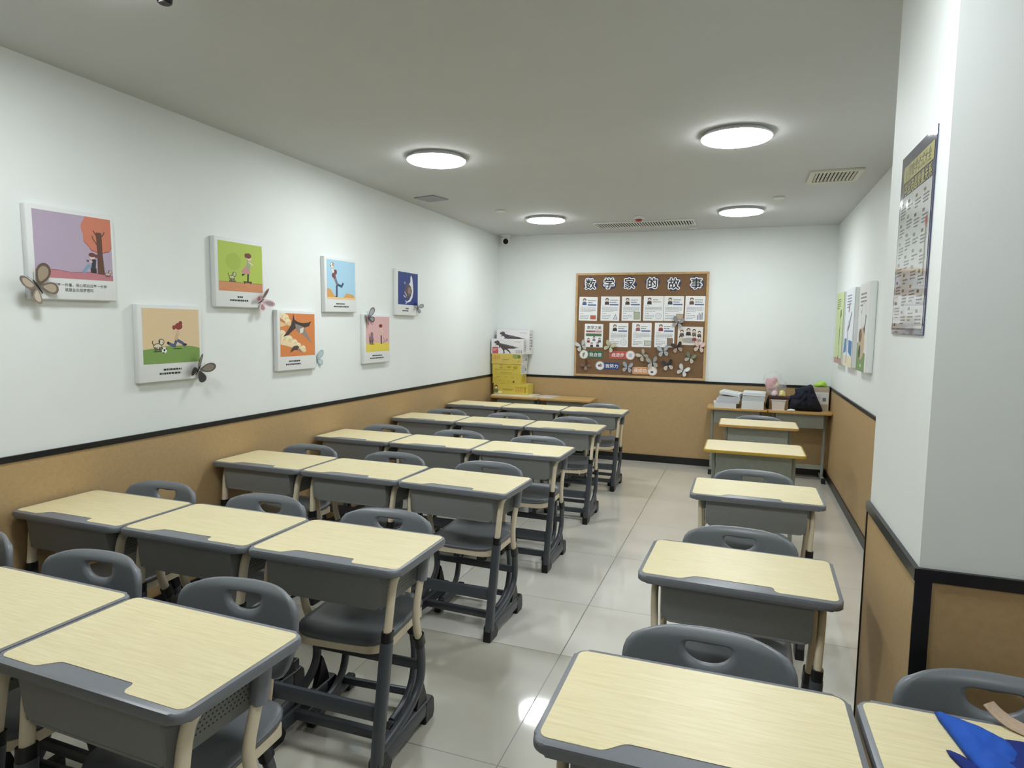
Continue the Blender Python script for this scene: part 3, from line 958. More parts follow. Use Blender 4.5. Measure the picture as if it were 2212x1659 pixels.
def pic_swallow(A):
    A.rect(-IW/2, -IH/2, IW/2, IH/2, (214, 132, 74))
    for (x, y, r) in ((-.15, .125, .03), (-.12, .11, .03), (-.10, .085, .028), (-.16, .0, .04), (-.13, -.02, .036), (-.09, -.03, .034), (-.04, -.055, .034), (.0, -.075, .03), (.05, -.092, .026)):
        A.ell(x, y, r, r*.8, (238, 224, 188)); A.ell(x+.01, y-.012, r*.8, r*.55, (226, 200, 150))
    A.poly([(-.176, .05), (-.10, .066), (-.06, .05), (-.176, .09)], (230, 196, 150)); A.poly([(-.176, -.06), (-.02, -.09), (.09, -.112), (-.02, -.06), (-.176, -.03)], (236, 214, 174))
    A.poly([(-.055, .10), (-.045, .14), (-.035, .10), (.0, .085), (.05, .078), (.105, .082), (.140, .092), (.115, .058), (.06, .046), (-.01, .050), (-.05, .03), (-.10, -.002), (-.150, -.012), (-.115, .018), (-.072, .062)], (66, 54, 50))
    A.poly([(-.03, .074), (.02, .062), (.06, .052), (.085, .020), (.148, -.062), (.10, -.03), (.05, .0), (.01, .012), (-.02, .03)], (142, 132, 126)); A.poly([(.02, .04), (.06, .05), (.05, .015), (.02, .008)], (226, 216, 196))
    A.poly([(-.05, -.075), (-.01, -.07), (.01, -.082), (.0, -.1), (-.04, -.1), (-.085, -.118), (-.07, -.095)], (76, 64, 60)); A.poly([(-.01, -.085), (.02, -.095), (.05, -.12), (.0, -.105)], (150, 130, 110))
def pic_sky(A):
    A.rect(-IW/2, -IH/2, IW/2, IH/2, (166, 206, 228)); A.rect(-IW/2, -IH/2, IW/2, -.125, (230, 198, 148))
    A.poly([(-.176, -.125), (-.176, -.066), (-.16, -.062), (-.13, -.074), (-.09, -.112), (-.07, -.125)], (210, 158, 88)); A.poly([(.02, -.125), (.06, -.092), (.10, -.098), (.14, -.100), (.172, -.125)], (210, 158, 88))
    A.line([(-.062, -.118), (-.060, -.05), (-.055, -.03)], .020, (58, 76, 100)); A.line([(-.055, -.032), (.0, -.046), (.018, -.024)], .018, (58, 76, 100)); A.ell(-.066, -.12, .014, .005, (120, 66, 50))
    A.line([(-.056, -.03), (-.086, .022)], .026, (120, 118, 124)); A.line([(-.086, .018), (-.094, .06)], .032, (132, 78, 80)); A.ell(-.07, .055, .014, .018, (110, 60, 62)); A.ell(-.104, .03, .012, .016, (110, 60, 62))
    A.line([(-.098, .055), (-.112, .085)], .022, (224, 216, 206)); A.ell(-.112, .100, .024, .024, (120, 112, 102)); A.ell(-.112, .100, .021, .021, (228, 224, 208)); A.ell(-.102, .106, .007, .014, (150, 132, 116)); A.ell(-.130, .096, .005, .004, (70, 58, 54))
def pic_pink(A):
    A.rect(-IW/2, -IH/2, IW/2, IH/2, (221, 178, 178)); A.poly([(-.176, -.14), (.176, -.14), (.176, -.074), (.0, -.068), (-.176, -.074)], (226, 206, 84))
    fig_girl(A, .050, -.076, .165, (120, 44, 44), (216, 180, 168), (74, 50, 52), lean=-.02)
    A.line([(.07, -.078), (.10, -.05), (.08, -.03)], .006, (160, 130, 126)); A.ell(.135, -.05, .012, .012, (160, 130, 126)); A.line([(.09, -.07), (.13, -.056)], .006, (160, 130, 126))
    A.ell(-.100, -.045, .036, .030, (134, 110, 112)); A.ell(-.092, -.008, .020, .026, (134, 110, 112)); A.line([(-.130, -.04), (-.132, .0)], .008, (134, 110, 112)); A.line([(-.12, -.078), (-.11, -.05)], .012, (84, 64, 66)); A.line([(-.08, -.078), (-.085, -.05)], .012, (84, 64, 66)); A.ell(-.09, -.08, .04, .003, (120, 110, 60))
def pic_whale(A):
    A.rect(-IW/2, -IH/2, IW/2, IH/2, (40, 60, 128))
    A.poly([(.04, .105), (.052, .122), (.072, .098), (.086, .040), (.094, -.02), (.080, -.03), (.06, .0), (.03, .030), (.0, .034), (.03, .052), (.04, .07)], (230, 230, 236))
    A.poly([(.092, -.02), (.078, -.072), (.04, -.108), (-.015, -.122), (-.02, -.110), (.02, -.094), (.05, -.06), (.066, -.015)], (230, 230, 236)); A.poly([(-.015, -.123), (-.055, -.134), (-.035, -.118)], (230, 230, 236)); A.poly([(-.018, -.112), (-.035, -.118), (-.062, -.100)], (230, 230, 236))
    A.poly([(-.05, .03), (.0, .05), (.05, .02), (.066, -.03), (.03, -.07), (-.01, -.085), (-.06, -.07), (-.03, -.04), (-.06, -.02)], (92, 80, 84)); A.ell(.02, -.015, .03, .03, (150, 122, 112)); A.ell(-.06, .048, .012, .012, (150, 156, 180)); A.line([(-.06, -.03), (-.03, -.06)], .012, (190, 190, 200)); A.line([(-.08, -.06), (-.05, -.075)], .012, (190, 190, 200))

def wall_canvas(which, origin, w_, h_, depth, label, group, pic, pw, ph, pdv, caption, tilt=0.0):
    t = thing('wall_canvas', label, 'canvas', (0, 0, 0), 0, group)
    t.matrix_world = plane_matrix(origin, which) @ Matrix.Rotation(math.radians(tilt), 4, 'Z')
    bm = bmesh.new(); box(bm, (0, 0, depth/2), (w_, h_, depth), .006, 3)
    mesh_obj('stretched_canvas', bm, M_canvas, t, smooth=True, autosmooth=40)
    A = Art((-pw/2, -ph/2, pw/2, ph/2)); pic(A)
    A.build('printed_picture', t, loc=(.004, pdv, depth))
    if caption:
        A = Art(); caption(A); A.build('caption', t, loc=(.004, 0, depth))['label'] = 'small black caption'
    return t
def cap_marks(seed, n1, n2):
    def f(A):
        r = random.Random(seed)
        A.marks(-n1/2, -.142, n1/2, -.130, 1, (44, 44, 46), .8, r); A.marks(-n2/2, -.162, n2/2, -.150, 1, (44, 44, 46), .8, r)
    return f
def cap_text(A):
    A.text('做好每一件事，用心明白过每一分钟', .01, -.132, .0165, (44, 44, 46), .004)
    A.text('就是在实现梦想吗', .01, -.153, .0165, (44, 44, 46), .004)
CG = 'white square canvases on the left wall'
for (y, z, tl), lb, pic, cap in (
        ((2.055, 1.787, 1.0), 'canvas with lilac sky and an orange tree over a seated child', pic_tree, cap_text),
        ((2.555, 1.392, .3), 'canvas of a red-haired child and puppy chasing a football on green grass', pic_ball, cap_marks(2, .12, .17)),
        ((3.055, 1.788, .5), 'canvas with lime green background, child on a skateboard and small dog', pic_skate, cap_marks(3, .07, .19)),
        ((3.560, 1.392, 0), 'orange canvas with two flying swallows and pale clouds', pic_swallow, cap_marks(4, .19, .25)),
        ((4.058, 1.787, 1.0), 'light blue canvas of a child balancing on one leg above sand', pic_sky, cap_marks(5, .14, .20)),
        ((4.556, 1.392, .2), 'pink canvas with yellow ground, grey animal and thin standing child', pic_pink, cap_marks(6, .17, .24)),
        ((5.055, 1.785, 0), 'dark blue canvas with a white whale and diver', pic_whale, cap_marks(7, .09, .20))):
    wall_canvas('left', (XL+.0005, y, z), .394, .394, .034, lb, CG, pic, IW, IH, .036, cap, tl)

def pic_rg(A):
    A.rect(-.24, -.33, .24, .33, (196, 212, 156)); A.rect(-.24, -.33, .24, -.27, (176, 146, 134))
    A.marks(-.16, .17, .06, .27, 5, (84, 92, 60), .45, random.Random(5))
    A.line([(.05, -.27), (.06, -.02), (.07, .10)], .018, (120, 132, 80)); A.poly([(.05, .08), (.13, .11), (.11, .17), (.06, .16)], (84, 62, 42)); A.line([(.055, -.14), (.06, .0)], .035, (84, 74, 52)); A.ell(.04, -.27, .03, .02, (150, 70, 60))
def pic_rs(A):
    A.rect(-.24, -.33, .24, .33, (222, 228, 234))
    A.marks(-.17, .16, .06, .28, 5, (90, 94, 104), .45, random.Random(6))
    A.poly([(-.24, -.22), (-.10, -.20), (-.09, -.09), (-.20, -.09)], (70, 120, 160)); A.poly([(.02, -.20), (.20, -.24), (.20, -.11), (.02, -.10)], (64, 118, 172)); A.rect(-.24, -.33, .24, -.23, (226, 214, 186))
    A.line([(-.06, -.28), (-.05, -.12), (-.07, -.02), (.0, .05)], .05, (170, 176, 190)); A.line([(-.05, -.02), (.02, .02), (.10, .12)], .03, (108, 84, 84)); A.ell(-.03, .17, .03, .05, (150, 116, 120), rot=-.5)
def pic_rt(A):
    A.rect(-.24, -.33, .24, .33, (226, 226, 226))
    A.marks(-.16, .15, .08, .26, 4, (92, 92, 92), .45, random.Random(8))
    A.poly([(-.24, -.33), (.14, -.33), (.14, -.19), (.0, -.17), (-.24, -.10)], (122, 150, 92)); A.line([(.0, -.22), (.06, -.02), (-.08, .12)], .05, (110, 86, 74)); A.line([(.05, -.05), (.10, .08)], .03, (74, 58, 54)); A.line([(-.08, -.08), (-.02, -.02)], .03, (110, 86, 74))
    A.ell(-.04, -.12, .13, .12, (196, 174, 140)); A.ell(-.10, -.06, .07, .05, (116, 92, 72)); A.ell(-.10, -.18, .045, .05, (56, 60, 44)); A.ell(.0, .09, .09, .10, (206, 208, 208)); A.ell(.0, .09, .075, .085, (224, 226, 226)); A.ell(-.02, -.28, .018, .014, (236, 236, 228))
for (y, lb, pic) in ((6.615, 'tall pale green canvas on the right wall, nearest the back corner', pic_rg), (6.010, 'tall canvas with a blue sea patch, middle one on the right wall', pic_rs), (5.330, 'tall white canvas with a brown tree, nearest on the right wall', pic_rt)):
    wall_canvas('right', (XR-.0005, y, 1.537), .46, .645, .042, lb, 'tall canvases on the right wall', pic, .44 if pic is pic_rt else .46, .645, 0, None)

# ------------------------------------------------------------------ glossy chart on the pillar
t = thing('wall_chart', 'tall glossy learning chart with navy border on the white pillar side', 'chart')
t.matrix_world = plane_matrix((PX-.0005, 2.038, 1.751), 'right') @ Matrix.Rotation(math.radians(-.4), 4, 'Z')
M_gloss = mat('glossy_laminate_sheet', (60, 66, 98), .12, bump=.25, scale=14, coat=.6)
def gl(rgb): return mat('laminate_%d_%d_%d' % rgb, rgb, .07, bump=.22, scale=14, coat=.9, stretch=(1.2, .06, 1))
bm = bmesh.new(); box(bm, (0, 0, .0015), (.366, .51, .003)); mesh_obj('sheet', bm, gl((58, 64, 96)), t)
A = Art(); A.mi_orig = A.mi
def gmi(rgb):
    m = gl(rgb)
    if m not in A.mats: A.mats.append(m)
    return A.mats.index(m)
A.mi = gmi
A.rect(-.172, -.238, .172, .135, (214, 216, 216))
A.rect(-.150, .176, .172, .222, (196, 190, 120))
A.text('小学数学公式大全', .01, .199, .038, (70, 76, 66), .01, sx=.9)
A.text('小学应用题数量关系', .0, .1545, .037, (206, 198, 120), .012, sx=.98)
rnd = random.Random(11)
for k, x in enumerate((-.155, -.075, .01, .095)):
    y = .12
    while y > -.225:
        A.z = .0009
        A.rect(x, y-.008, x+.022, y, (90, 92, 70) if rnd.random() < .6 else (120, 110, 60))
        n = rnd.choice((2, 3, 3, 4))
        A.marks(x, y-.014-.0085*n, x+.058, y-.013, n, (120, 122, 122), .42, rnd)
        y -= .026+.0085*n
A.ell(.142, .03, .012, .016, (170, 70, 60)); A.rect(.135, -.10, .147, .02, (150, 148, 130))
A.build('print', t, loc=(0, 0, .003))

# ------------------------------------------------------------------ cork board
BX0, BX1, BZ0, BZ1 = -1.858, -.383, .946, 2.130
t = thing('cork_board', 'large brown cork board with pale wooden frame on the back wall', 'notice board')
BC = ((BX0+BX1)/2, D-.0005, (BZ0+BZ1)/2)
t.matrix_world = plane_matrix(BC, 'back')
bw, bh = BX1-BX0, BZ1-BZ0
M_cork = mat('brown_cork', (122, 92, 64), .85, noise=.16, scale=160, bump=.15)
M_bframe = mat('pale_wood_frame', (192, 158, 112), .5, noise=.12, scale=14, stretch=(1, 1, 6))
bm = bmesh.new(); box(bm, (0, 0, .008), (bw-.03, bh-.03, .016)); mesh_obj('cork_panel', bm, M_cork, t)
for (c, s) in (((0, bh/2-.013, .013), (bw, .026, .026)), ((0, -bh/2+.013, .013), (bw, .026, .026)), ((-bw/2+.013, 0, .013), (.026, bh-.052, .026)), ((bw/2-.013, 0, .013), (.026, bh-.052, .026))):
    bm = bmesh.new(); box(bm, c, s, .004); mesh_obj('frame_rail', bm, M_bframe, t)
YB = D-.0167          # surface of the cork
def on_board(x, z, off=0.0):
    return plane_matrix((x, YB-off, z), 'back')

# cut-out title characters
for ch, x, z, wh in zip('数学家的故事', (-1.686, -1.471, -1.239, -.986, -.754, -.516), (2.007, 2.012, 2.011, 2.013, 2.003, 2.005), ('first', 'second', 'third', 'fourth', 'fifth', 'sixth')):
    t = thing('title_character', 'cut-out character %s, %s in the board title, black with white outline' % (ch, wh), 'letter', group='title characters on the cork board')
    t.matrix_world = on_board(x, z)
    P = []
    rnd = random.Random(ord(ch))
    for k in range(28):
        a = 2*PI*k/28
        r = .075+.008*math.sin(3*a+rnd.random()*.3+ord(ch) % 5)+rnd.uniform(-.004, .004)
        P.append((r*1.02*math.cos(a), r*.98*math.sin(a)))
    bm = bmesh.new(); prism(bm, P, 0, .003); mesh_obj('backing_card', bm, ink((48, 52, 84)), t)
    A = Art()
    for k in range(14):
        A.text(ch, .0125*math.cos(2*PI*k/14), .0125*math.sin(2*PI*k/14), .122, (238, 238, 242)); A.z -= .00002
    A.z += .0002
    for k in range(6):
        A.text(ch, .0022*math.cos(2*PI*k/6), .0022*math.sin(2*PI*k/6), .122, (22, 22, 28)); A.z -= .00002
    A.build('glyph', t, loc=(0, 0, .003))

def sheet_thing(x0, z1, x1, z0, label, draw, tilt=0.0, name='poster_sheet', group='printed sheets on the cork board', cat='poster', rr=.006):
    w_, h_ = x1-x0, z1-z0
    t = thing(name, label, cat, group=group)
    t.matrix_world = on_board((x0+x1)/2, (z0+z1)/2) @ Matrix.Rotation(math.radians(tilt), 4, 'Z')
    bm = bmesh.new(); prism(bm, rrect(-w_/2, -h_/2, w_/2, h_/2, rr, 4), 0, .0012); mesh_obj('paper', bm, M_paper, t)
    A = Art((-w_/2, -h_/2, w_/2, h_/2)); draw(A, w_, h_); A.build('print', t, loc=(0, 0, .0012))
def portrait(A, x, y, s, hair, coat):
    A.poly([(x-.5*s, y-.75*s), (x+.5*s, y-.75*s), (x+.42*s, y-.1*s), (x, y+.05*s), (x-.42*s, y-.1*s)], coat)
    A.ell(x, y+.34*s, .38*s, .38*s, hair); A.ell(x, y+.22*s, .28*s, .28*s, (222, 196, 176))
def bio(seed, coat, bars, pic):
    def f(A, w_, h_):
        rnd = random.Random(seed)
        portrait(A, -w_*.20+rnd.uniform(-.004, .006), h_*.30, .052, (50, 46, 46), coat)
        y = h_*.37
        for k, c in enumerate(bars):
            A.marks(-w_*.03, y-.012, w_*.44, y, 1, c, .8, rnd) if c is not None and k < 2 else (A.rect(-w_*.03, y-.016, w_*.44, y, c, .006) if c else None)
            y -= .024
        A.marks(-w_*.42, h_*.09, -w_*.2, h_*.125, 1, (60, 60, 64), .35, rnd)
        A.marks(-w_*.42, -h_*.14, w_*.42, h_*.07, 4, (158, 158, 166), .45, rnd)
        A.marks(-w_*.42, -h_*.22, -w_*.15, -h_*.18, 1, (60, 60, 64), .4, rnd)
        A.marks(-w_*.42, -h_*.43, w_*.05, -h_*.25, 3, (158, 158, 166), .45, rnd)
        if pic[0] == 'rect':
            a, b = pic[2]
            A.rect(w_*.14, -h_*.44, w_*.14+a, -h_*.44+b, (96, 84, 78)); A.rect(w_*.14+.004, -h_*.44+.004, w_*.14+a-.004, -h_*.44+b-.004, pic[1])
        elif pic[0] == 'tri':
            A.poly([(w_*.16, -h_*.44), (w_*.42, -h_*.44), (w_*.30, -h_*.20)], (150, 154, 162)); A.poly([(w_*.21, -h_*.42), (w_*.37, -h_*.42), (w_*.30, -h_*.26)], (206, 208, 212))
        elif pic[0] == 'circ':
            A.ell(w_*.27, -h_*.30, .034, .034, (160, 164, 170)); A.ell(w_*.27, -h_*.30, .030, .030, (226, 228, 230)); A.ell(w_*.27, -h_*.30, .003, .003, (120, 124, 130)); A.line([(w_*.27, -h_*.30), (w_*.27+.018, -h_*.30+.014)], .002, (130, 134, 140))
        elif pic[0] == 'towers':
            for k, hh in enumerate((.05, .075, .065, .08)): A.rect(w_*.12+k*.016, -h_*.44, w_*.12+k*.016+.011, -h_*.44+hh, (140, 146, 160))
    return f
G1, G2, BL = (128, 136, 128), (92, 96, 110), (98, 116, 158)
sheets = [(-1.814, 1.859, -1.600, 1.588, 'printed sheet with a blue banner and red picture, first of the upper row', bio(1, (72, 96, 150), (G1, G2, (74, 108, 172)), ('rect', (188, 88, 66), (.064, .046))), -1),
          (-1.560, 1.864, -1.345, 1.589, 'printed sheet with a grey triangle drawing, second of the upper row', bio(2, (66, 56, 60), (G1, G2, BL), ('tri',)), -.5),
          (-1.319, 1.865, -1.104, 1.591, 'printed sheet with a tall greenish picture, third of the upper row', bio(3, (60, 52, 48), (G1, G2, BL), ('rect', (172, 180, 152), (.066, .085))), 0),
          (-1.076, 1.869, -.857, 1.594, 'printed sheet with a spiral drawing, fourth of the upper row', bio(4, (50, 46, 50), (G1, (150, 146, 110), None), ('circ',)), -.3),
          (-.853, 1.868, -.640, 1.594, 'printed sheet with a beige manuscript picture, fifth of the upper row', bio(5, (60, 66, 84), (G1, G2, BL), ('rect', (182, 166, 142), (.078, .062))), -.5),
          (-.624, 1.868, -.414, 1.595, 'printed sheet with a tower drawing, last of the upper row', bio(6, (96, 72, 66), (G1, G2, BL), ('towers',)), -.5),
          (-1.453, 1.566, -1.238, 1.293, 'printed sheet with a clock-like circle in the second row', bio(8, (46, 44, 48), (G1, G2, BL), ('circ',)), 0),
          (-1.196, 1.571, -.978, 1.299, 'printed sheet with a small pale square picture in the second row', bio(9, (140, 96, 108), ((170, 164, 130), G2, BL), ('rect', (196, 200, 190), (.072, .056))), 0),
          (-.944, 1.574, -.728, 1.302, 'printed sheet with red-coated portrait and brown picture in the second row', bio(10, (130, 52, 60), (G1, G2, BL), ('rect', (136, 116, 98), (.062, .088))), 0)]
for x0, z1, x1, z0, lb, dr, tl in sheets:
    sheet_thing(x0, z1, x1, z0, lb, dr, tl)
def cover(A, w_, h_):
    rnd = random.Random(21)
    A.text('数学之美', .004, h_*.34, .042, (58, 58, 66), .012)
    A.rect(-w_*.43, h_*.13, w_*.43, h_*.22, (196, 150, 150), .01); A.marks(-w_*.4, h_*.145, w_*.4, h_*.205, 1, (120, 66, 70), .7, rnd)
    A.rect(-w_*.43, -.008, w_*.43, h_*.09, (74, 110, 76), .012)
    for x, y, c in ((-.06, -.055, (150, 60, 60)), (.005, -.035, (110, 130, 130)), (.07, -.05, (70, 84, 110)), (-.02, -.105, (60, 60, 70)), (.05, -.1, (60, 56, 66))):
        portrait(A, x, y, .036, (50, 44, 44), c)
sheet_thing(-1.742, 1.552, -1.526, 1.284, 'cover sheet with green bar and cartoon heads, left in the second row', cover, -.5)
def group_pic(A, w_, h_):
    A.rect(-w_/2, -h_/2, w_/2, h_/2, (226, 222, 216)); A.ell(0, -.05, .11, .03, (170, 166, 160))
    for x, y, s, c in ((-.09, .03, .05, (86, 78, 74)), (-.02, .045, .055, (48, 50, 58)), (.04, .04, .05, (120, 110, 104)), (.095, .025, .045, (96, 90, 88)), (-.1, -.035, .05, (206, 196, 170)), (.045, -.02, .046, (130, 60, 66)), (.1, -.03, .045, (170, 140, 140))):
        portrait(A, x, y, s, (46, 42, 42), c)
sheet_thing(-.692, 1.534, -.426, 1.334, 'landscape picture card of a group of cartoon figures at the right', group_pic, -.5, 'picture_card', rr=.012)

def badge(x0, z1, x1, z0, body, col, side, label):
    w_, h_ = x1-x0, z1-z0
    t = thing('slogan_badge', label, 'badge', group='slogan badges on the cork board')
    t.matrix_world = on_board((x0+x1)/2, (z0+z1)/2)
    r = h_*.54
    cx = (-w_/2+r) if side < 0 else (w_/2-r)
    bm = bmesh.new()
    a, b = (cx, w_/2) if side < 0 else (-w_/2, cx)
    prism(bm, rrect(a, -h_*.40, b, h_*.40, .012, 4), 0, .002); mesh_obj('banner', bm, ink(col), t)
    A = Art()
    A.rect(a+.003, -h_*.40+.003, b-.003, h_*.40-.003, tuple(min(255, int(v*1.35+30)) for v in col), .01); A.rect(a+.005, -h_*.40+.005, b-.005, h_*.40-.005, col, .009)
    tx = (cx+r+w_/2)/2-.003 if side < 0 else (cx-r-w_/2)/2+.003
    A.text(body, tx, 0, .050, (236, 238, 236), .012); A.build('lettering', t, loc=(0, 0, .002))
    bm = bmesh.new(); P = [(cx+r*math.cos(2*PI*k/28), r*math.sin(2*PI*k/28)) for k in range(28)]; prism(bm, P, .0035, .0055); mesh_obj('round_emblem', bm, M_paper, t)
    A = Art(); A.ell(cx, 0, r*.97, r*.97, col, 28); A.ell(cx, 0, r*.88, r*.88, (232, 230, 224), 28)
    if body == '我自信': A.poly([(cx-.012, -.03), (cx-.002, -.03), (cx+.014, .016), (cx+.004, .026), (cx-.014, .006)], (128, 130, 116))
    elif body == '我进步': A.rect(cx-.018, -.02, cx+.018, .02, (190, 192, 200), .004)
    elif body == '我努力': A.ell(cx, 0, .024, .014, (90, 80, 84)); A.ell(cx+.006, .006, .014, .018, (150, 130, 128))
    else: A.ell(cx-.004, -.012, .016, .012, (80, 76, 80))
    A.build('emblem_print', t, loc=(0, 0, .0055))
badge(-1.799, 1.250, -1.520, 1.148, '我自信', (48, 92, 66), -1, 'green slogan badge with round emblem at its left end')
badge(-1.443, 1.254, -1.150, 1.152, '我进步', (186, 78, 72), 1, 'red slogan badge with round emblem at its right end')
badge(-1.605, 1.124, -1.329, 1.024, '我努力', (38, 62, 122), -1, 'dark blue slogan badge low on the cork board')
badge(-1.178, 1.084, -.900, .984, '我成功', (214, 148, 104), 1, 'orange slogan badge at the bottom of the cork board')

# ------------------------------------------------------------------ paper butterflies
UW = [(.003, .002), (.012, .032), (.030, .060), (.053, .070), (.068, .060), (.068, .036), (.051, .013), (.024, .002)]
LW = [(.003, .001), (.026, -.001), (.049, -.009), (.057, -.028), (.047, -.049), (.030, -.053), (.014, -.034)]
def butterfly(M, s, ang, c1, c2, cb, dih, label, group):
    t = thing('paper_butterfly', label, 'butterfly decoration', group=group)
    t.matrix_world = M @ Matrix.Rotation(math.radians(ang), 4, 'Z') @ Matrix.Scale(s/.125, 4)
    mb = ink(cb); 
    bm = bmesh.new(); sweep(bm, [Vector((0, -.030, .003)), Vector((0, -.01, .004)), Vector((0, .012, .004)), Vector((0, .026, .003))], [.0016, .0032, .0034, .002], [.0016, .0030, .0032, .002], 8)
    for q in (-1, 1):
        sweep(bm, [Vector((0, .024, .004)), Vector((q*.008, .040, .008)), Vector((q*.014, .050, .010))], .0006, .0006, 5)
    mesh_obj('body', bm, mb, t, smooth=True)
    for q in (-1, 1):
        for W, cc in ((UW, c1), (LW, c2)):
            bm = bmesh.new()
            P = []
            for i in range(len(W)):                 # soften the outline
                a, b = W[i], W[(i+1) % len(W)]
                P += [(a[0]*.75+b[0]*.25, a[1]*.75+b[1]*.25), (a[0]*.25+b[0]*.75, a[1]*.25+b[1]*.75)]
            cx = sum(p[0] for p in P)/len(P); cy = sum(p[1] for p in P)/len(P)
            lo = lambda p, k, z: (q*(cx+(p[0]-cx)*k), cy+(p[1]-cy)*k, z)
            n = len(P)
            A0 = [bm.verts.new(lo(p, 1, 0)) for p in P]; A1 = [bm.verts.new(lo(p, 1, .0008)) for p in P]; A2 = [bm.verts.new(lo(p, .70, .0008)) for p in P]
            bm.faces.new(A0).material_index = 0; bm.faces.new(A2).material_index = 1
            for k in range(n):
                k2 = (k+1) % n
                bm.faces.new((A0[k], A0[k2], A1[k2], A1[k])).material_index = 0
                bm.faces.new((A1[k], A1[k2], A2[k2], A2[k])).material_index = 0
            bmesh.ops.recalc_face_normals(bm, faces=bm.faces)
            R = Matrix.Rotation(-q*math.radians(dih*.62 if W is UW else dih*.45), 4, 'Y')
            bmesh.ops.transform(bm, matrix=Matrix.Translation((0, 0, .003)) @ R, verts=bm.verts)
            mesh_obj('wing', bm, [ink(cc[0]), ink(cc[1])], t)
WB, GB = 'paper butterflies on the left wall canvases', 'paper butterflies on the cork board'
def lw(y, z, d=.0395): return plane_matrix((XL+d, y, z), 'left')
butterfly(lw(1.885, 1.640), .145, 35, ((112, 98, 86), (176, 160, 140)), ((128, 112, 98), (190, 176, 156)), (40, 34, 32), 48, 'large brown butterfly on the lower left corner of the lilac tree canvas', WB)
butterfly(lw(2.715, 1.243), .135, -35, ((92, 84, 76), (128, 118, 104)), ((50, 46, 44), (40, 38, 36)), (24, 22, 22), 55, 'grey-brown butterfly on the corner of the football canvas', WB)
butterfly(lw(3.215, 1.635), .125, -60, ((188, 140, 144), (120, 104, 108)), ((214, 186, 190), (150, 110, 114)), (60, 44, 46), 50, 'pink butterfly on the lower right corner of the lime green canvas', WB)
butterfly(plane_matrix((XL+.002, 3.800, 1.252), 'left'), .115, 10, ((172, 194, 196), (190, 206, 206)), ((160, 186, 190), (196, 208, 208)), (120, 140, 142), 35, 'pale blue butterfly on the wall right of the swallow canvas', WB)
butterfly(lw(4.405, 1.560), .125, 20, ((120, 120, 122), (176, 176, 178)), ((52, 52, 56), (150, 150, 154)), (26, 26, 28), 52, 'black and silver butterfly on the top left corner of the pink canvas', WB)
butterfly(lw(5.220, 1.665), .105, -30, ((122, 124, 130), (160, 162, 166)), ((96, 98, 104), (150, 152, 156)), (40, 40, 44), 50, 'small grey butterfly on the corner of the dark blue whale canvas', WB)
BF = [(-1.773, 1.292, .125, 20, (176, 178, 176), (206, 206, 202), (50, 50, 50), 'silver butterfly above the green slogan badge', .0075),
      (-1.444, 1.292, .125, -25, (176, 172, 140), (214, 212, 184), (90, 86, 66), 'pale yellow-green butterfly at the lower corner of the clock sheet', .004),
      (-.694, 1.572, .125, -15, (132, 130, 132), (176, 172, 172), (70, 68, 70), 'grey butterfly just above the group picture card', .004),
      (-.690, 1.300, .115, 15, (52, 40, 38), (176, 160, 144), (30, 26, 26), 'dark brown and beige butterfly below the left end of the group picture card', .004),
      (-.457, 1.312, .120, -10, (206, 176, 166), (220, 202, 190), (50, 40, 40), 'pinkish butterfly below the right end of the group picture card', .004),
      (-.841, 1.255, .125, 8, (156, 164, 172), (180, 186, 192), (90, 94, 100), 'blue-grey butterfly beneath the red-coated portrait sheet', .004),
      (-1.065, 1.202, .120, 40, (172, 164, 148), (190, 184, 168), (100, 94, 84), 'beige butterfly right of the red slogan badge', .002),
      (-.551, 1.189, .115, -20, (112, 118, 98), (190, 192, 176), (60, 62, 50), 'green-grey butterfly alone at the right edge of the board', .002),
      (-1.710, 1.070, .105, 40, (98, 70, 52), (150, 124, 104), (50, 36, 30), 'brown butterfly left of the dark blue badge', .002),
      (-1.232, 1.062, .120, -8, (150, 156, 166), (178, 182, 190), (80, 84, 92), 'slate blue butterfly left of the orange badge', .004),
      (-.955, 1.125, .130, 10, (142, 142, 138), (190, 188, 182), (60, 58, 58), 'grey butterfly over the emblem of the orange badge', .0075),
      (-.785, 1.102, .120, 12, (44, 44, 46), (212, 206, 196), (30, 30, 32), 'black and white butterfly right of the orange badge', .002),
      (-.622, 1.048, .125, -25, (202, 204, 200), (220, 222, 218), (110, 112, 110), 'white butterfly at the bottom right of the board', .002)]
for x, z, s, a, c1, c2, cb, lb, off in BF:
    k = random.Random(int(x*-1000))
    butterfly(on_board(x, z, off), s, a, (c1, tuple(min(255, int(v*1.12)) for v in c1)), (c2, tuple(int(v*.92) for v in c2)), cb, k.uniform(30, 46), lb, GB)

# ------------------------------------------------------------------ box stack at the back left
def carton(name, label, x0, y0, z0, x1, y1, z1, m, front=None, side=None, rz=0.0, group=None, cat='box', lid=True):
    t = thing(name, label, cat, ((x0+x1)/2, (y0+y1)/2, z0), math.radians(rz), group)
    w_, d_, h_ = x1-x0, y1-y0, z1-z0
    bm = bmesh.new(); box(bm, (0, 0, h_/2), (w_, d_, h_), .0025); mesh_obj('carton', bm, m, t)
    for nm, dr, ww, M in (('front_print', front, w_, Matrix(((1, 0, 0, 0), (0, 0, -1, -d_/2), (0, 1, 0, h_/2), (0, 0, 0, 1)))), ('side_print', side, d_, Matrix(((0, 0, 1, w_/2), (1, 0, 0, 0), (0, 1, 0, h_/2), (0, 0, 0, 1))))):
        if dr:
            A = Art((-ww/2, -h_/2, ww/2, h_/2)); dr(A, ww, h_)
            o = A.build(nm, t); o.matrix_local = M
    return t
YEL = mat('yellow_printed_card', (212, 190, 84), .4, noise=.05, scale=8)
WCARD = mat('white_printed_card', (228, 226, 226), .4, noise=.01, scale=8)
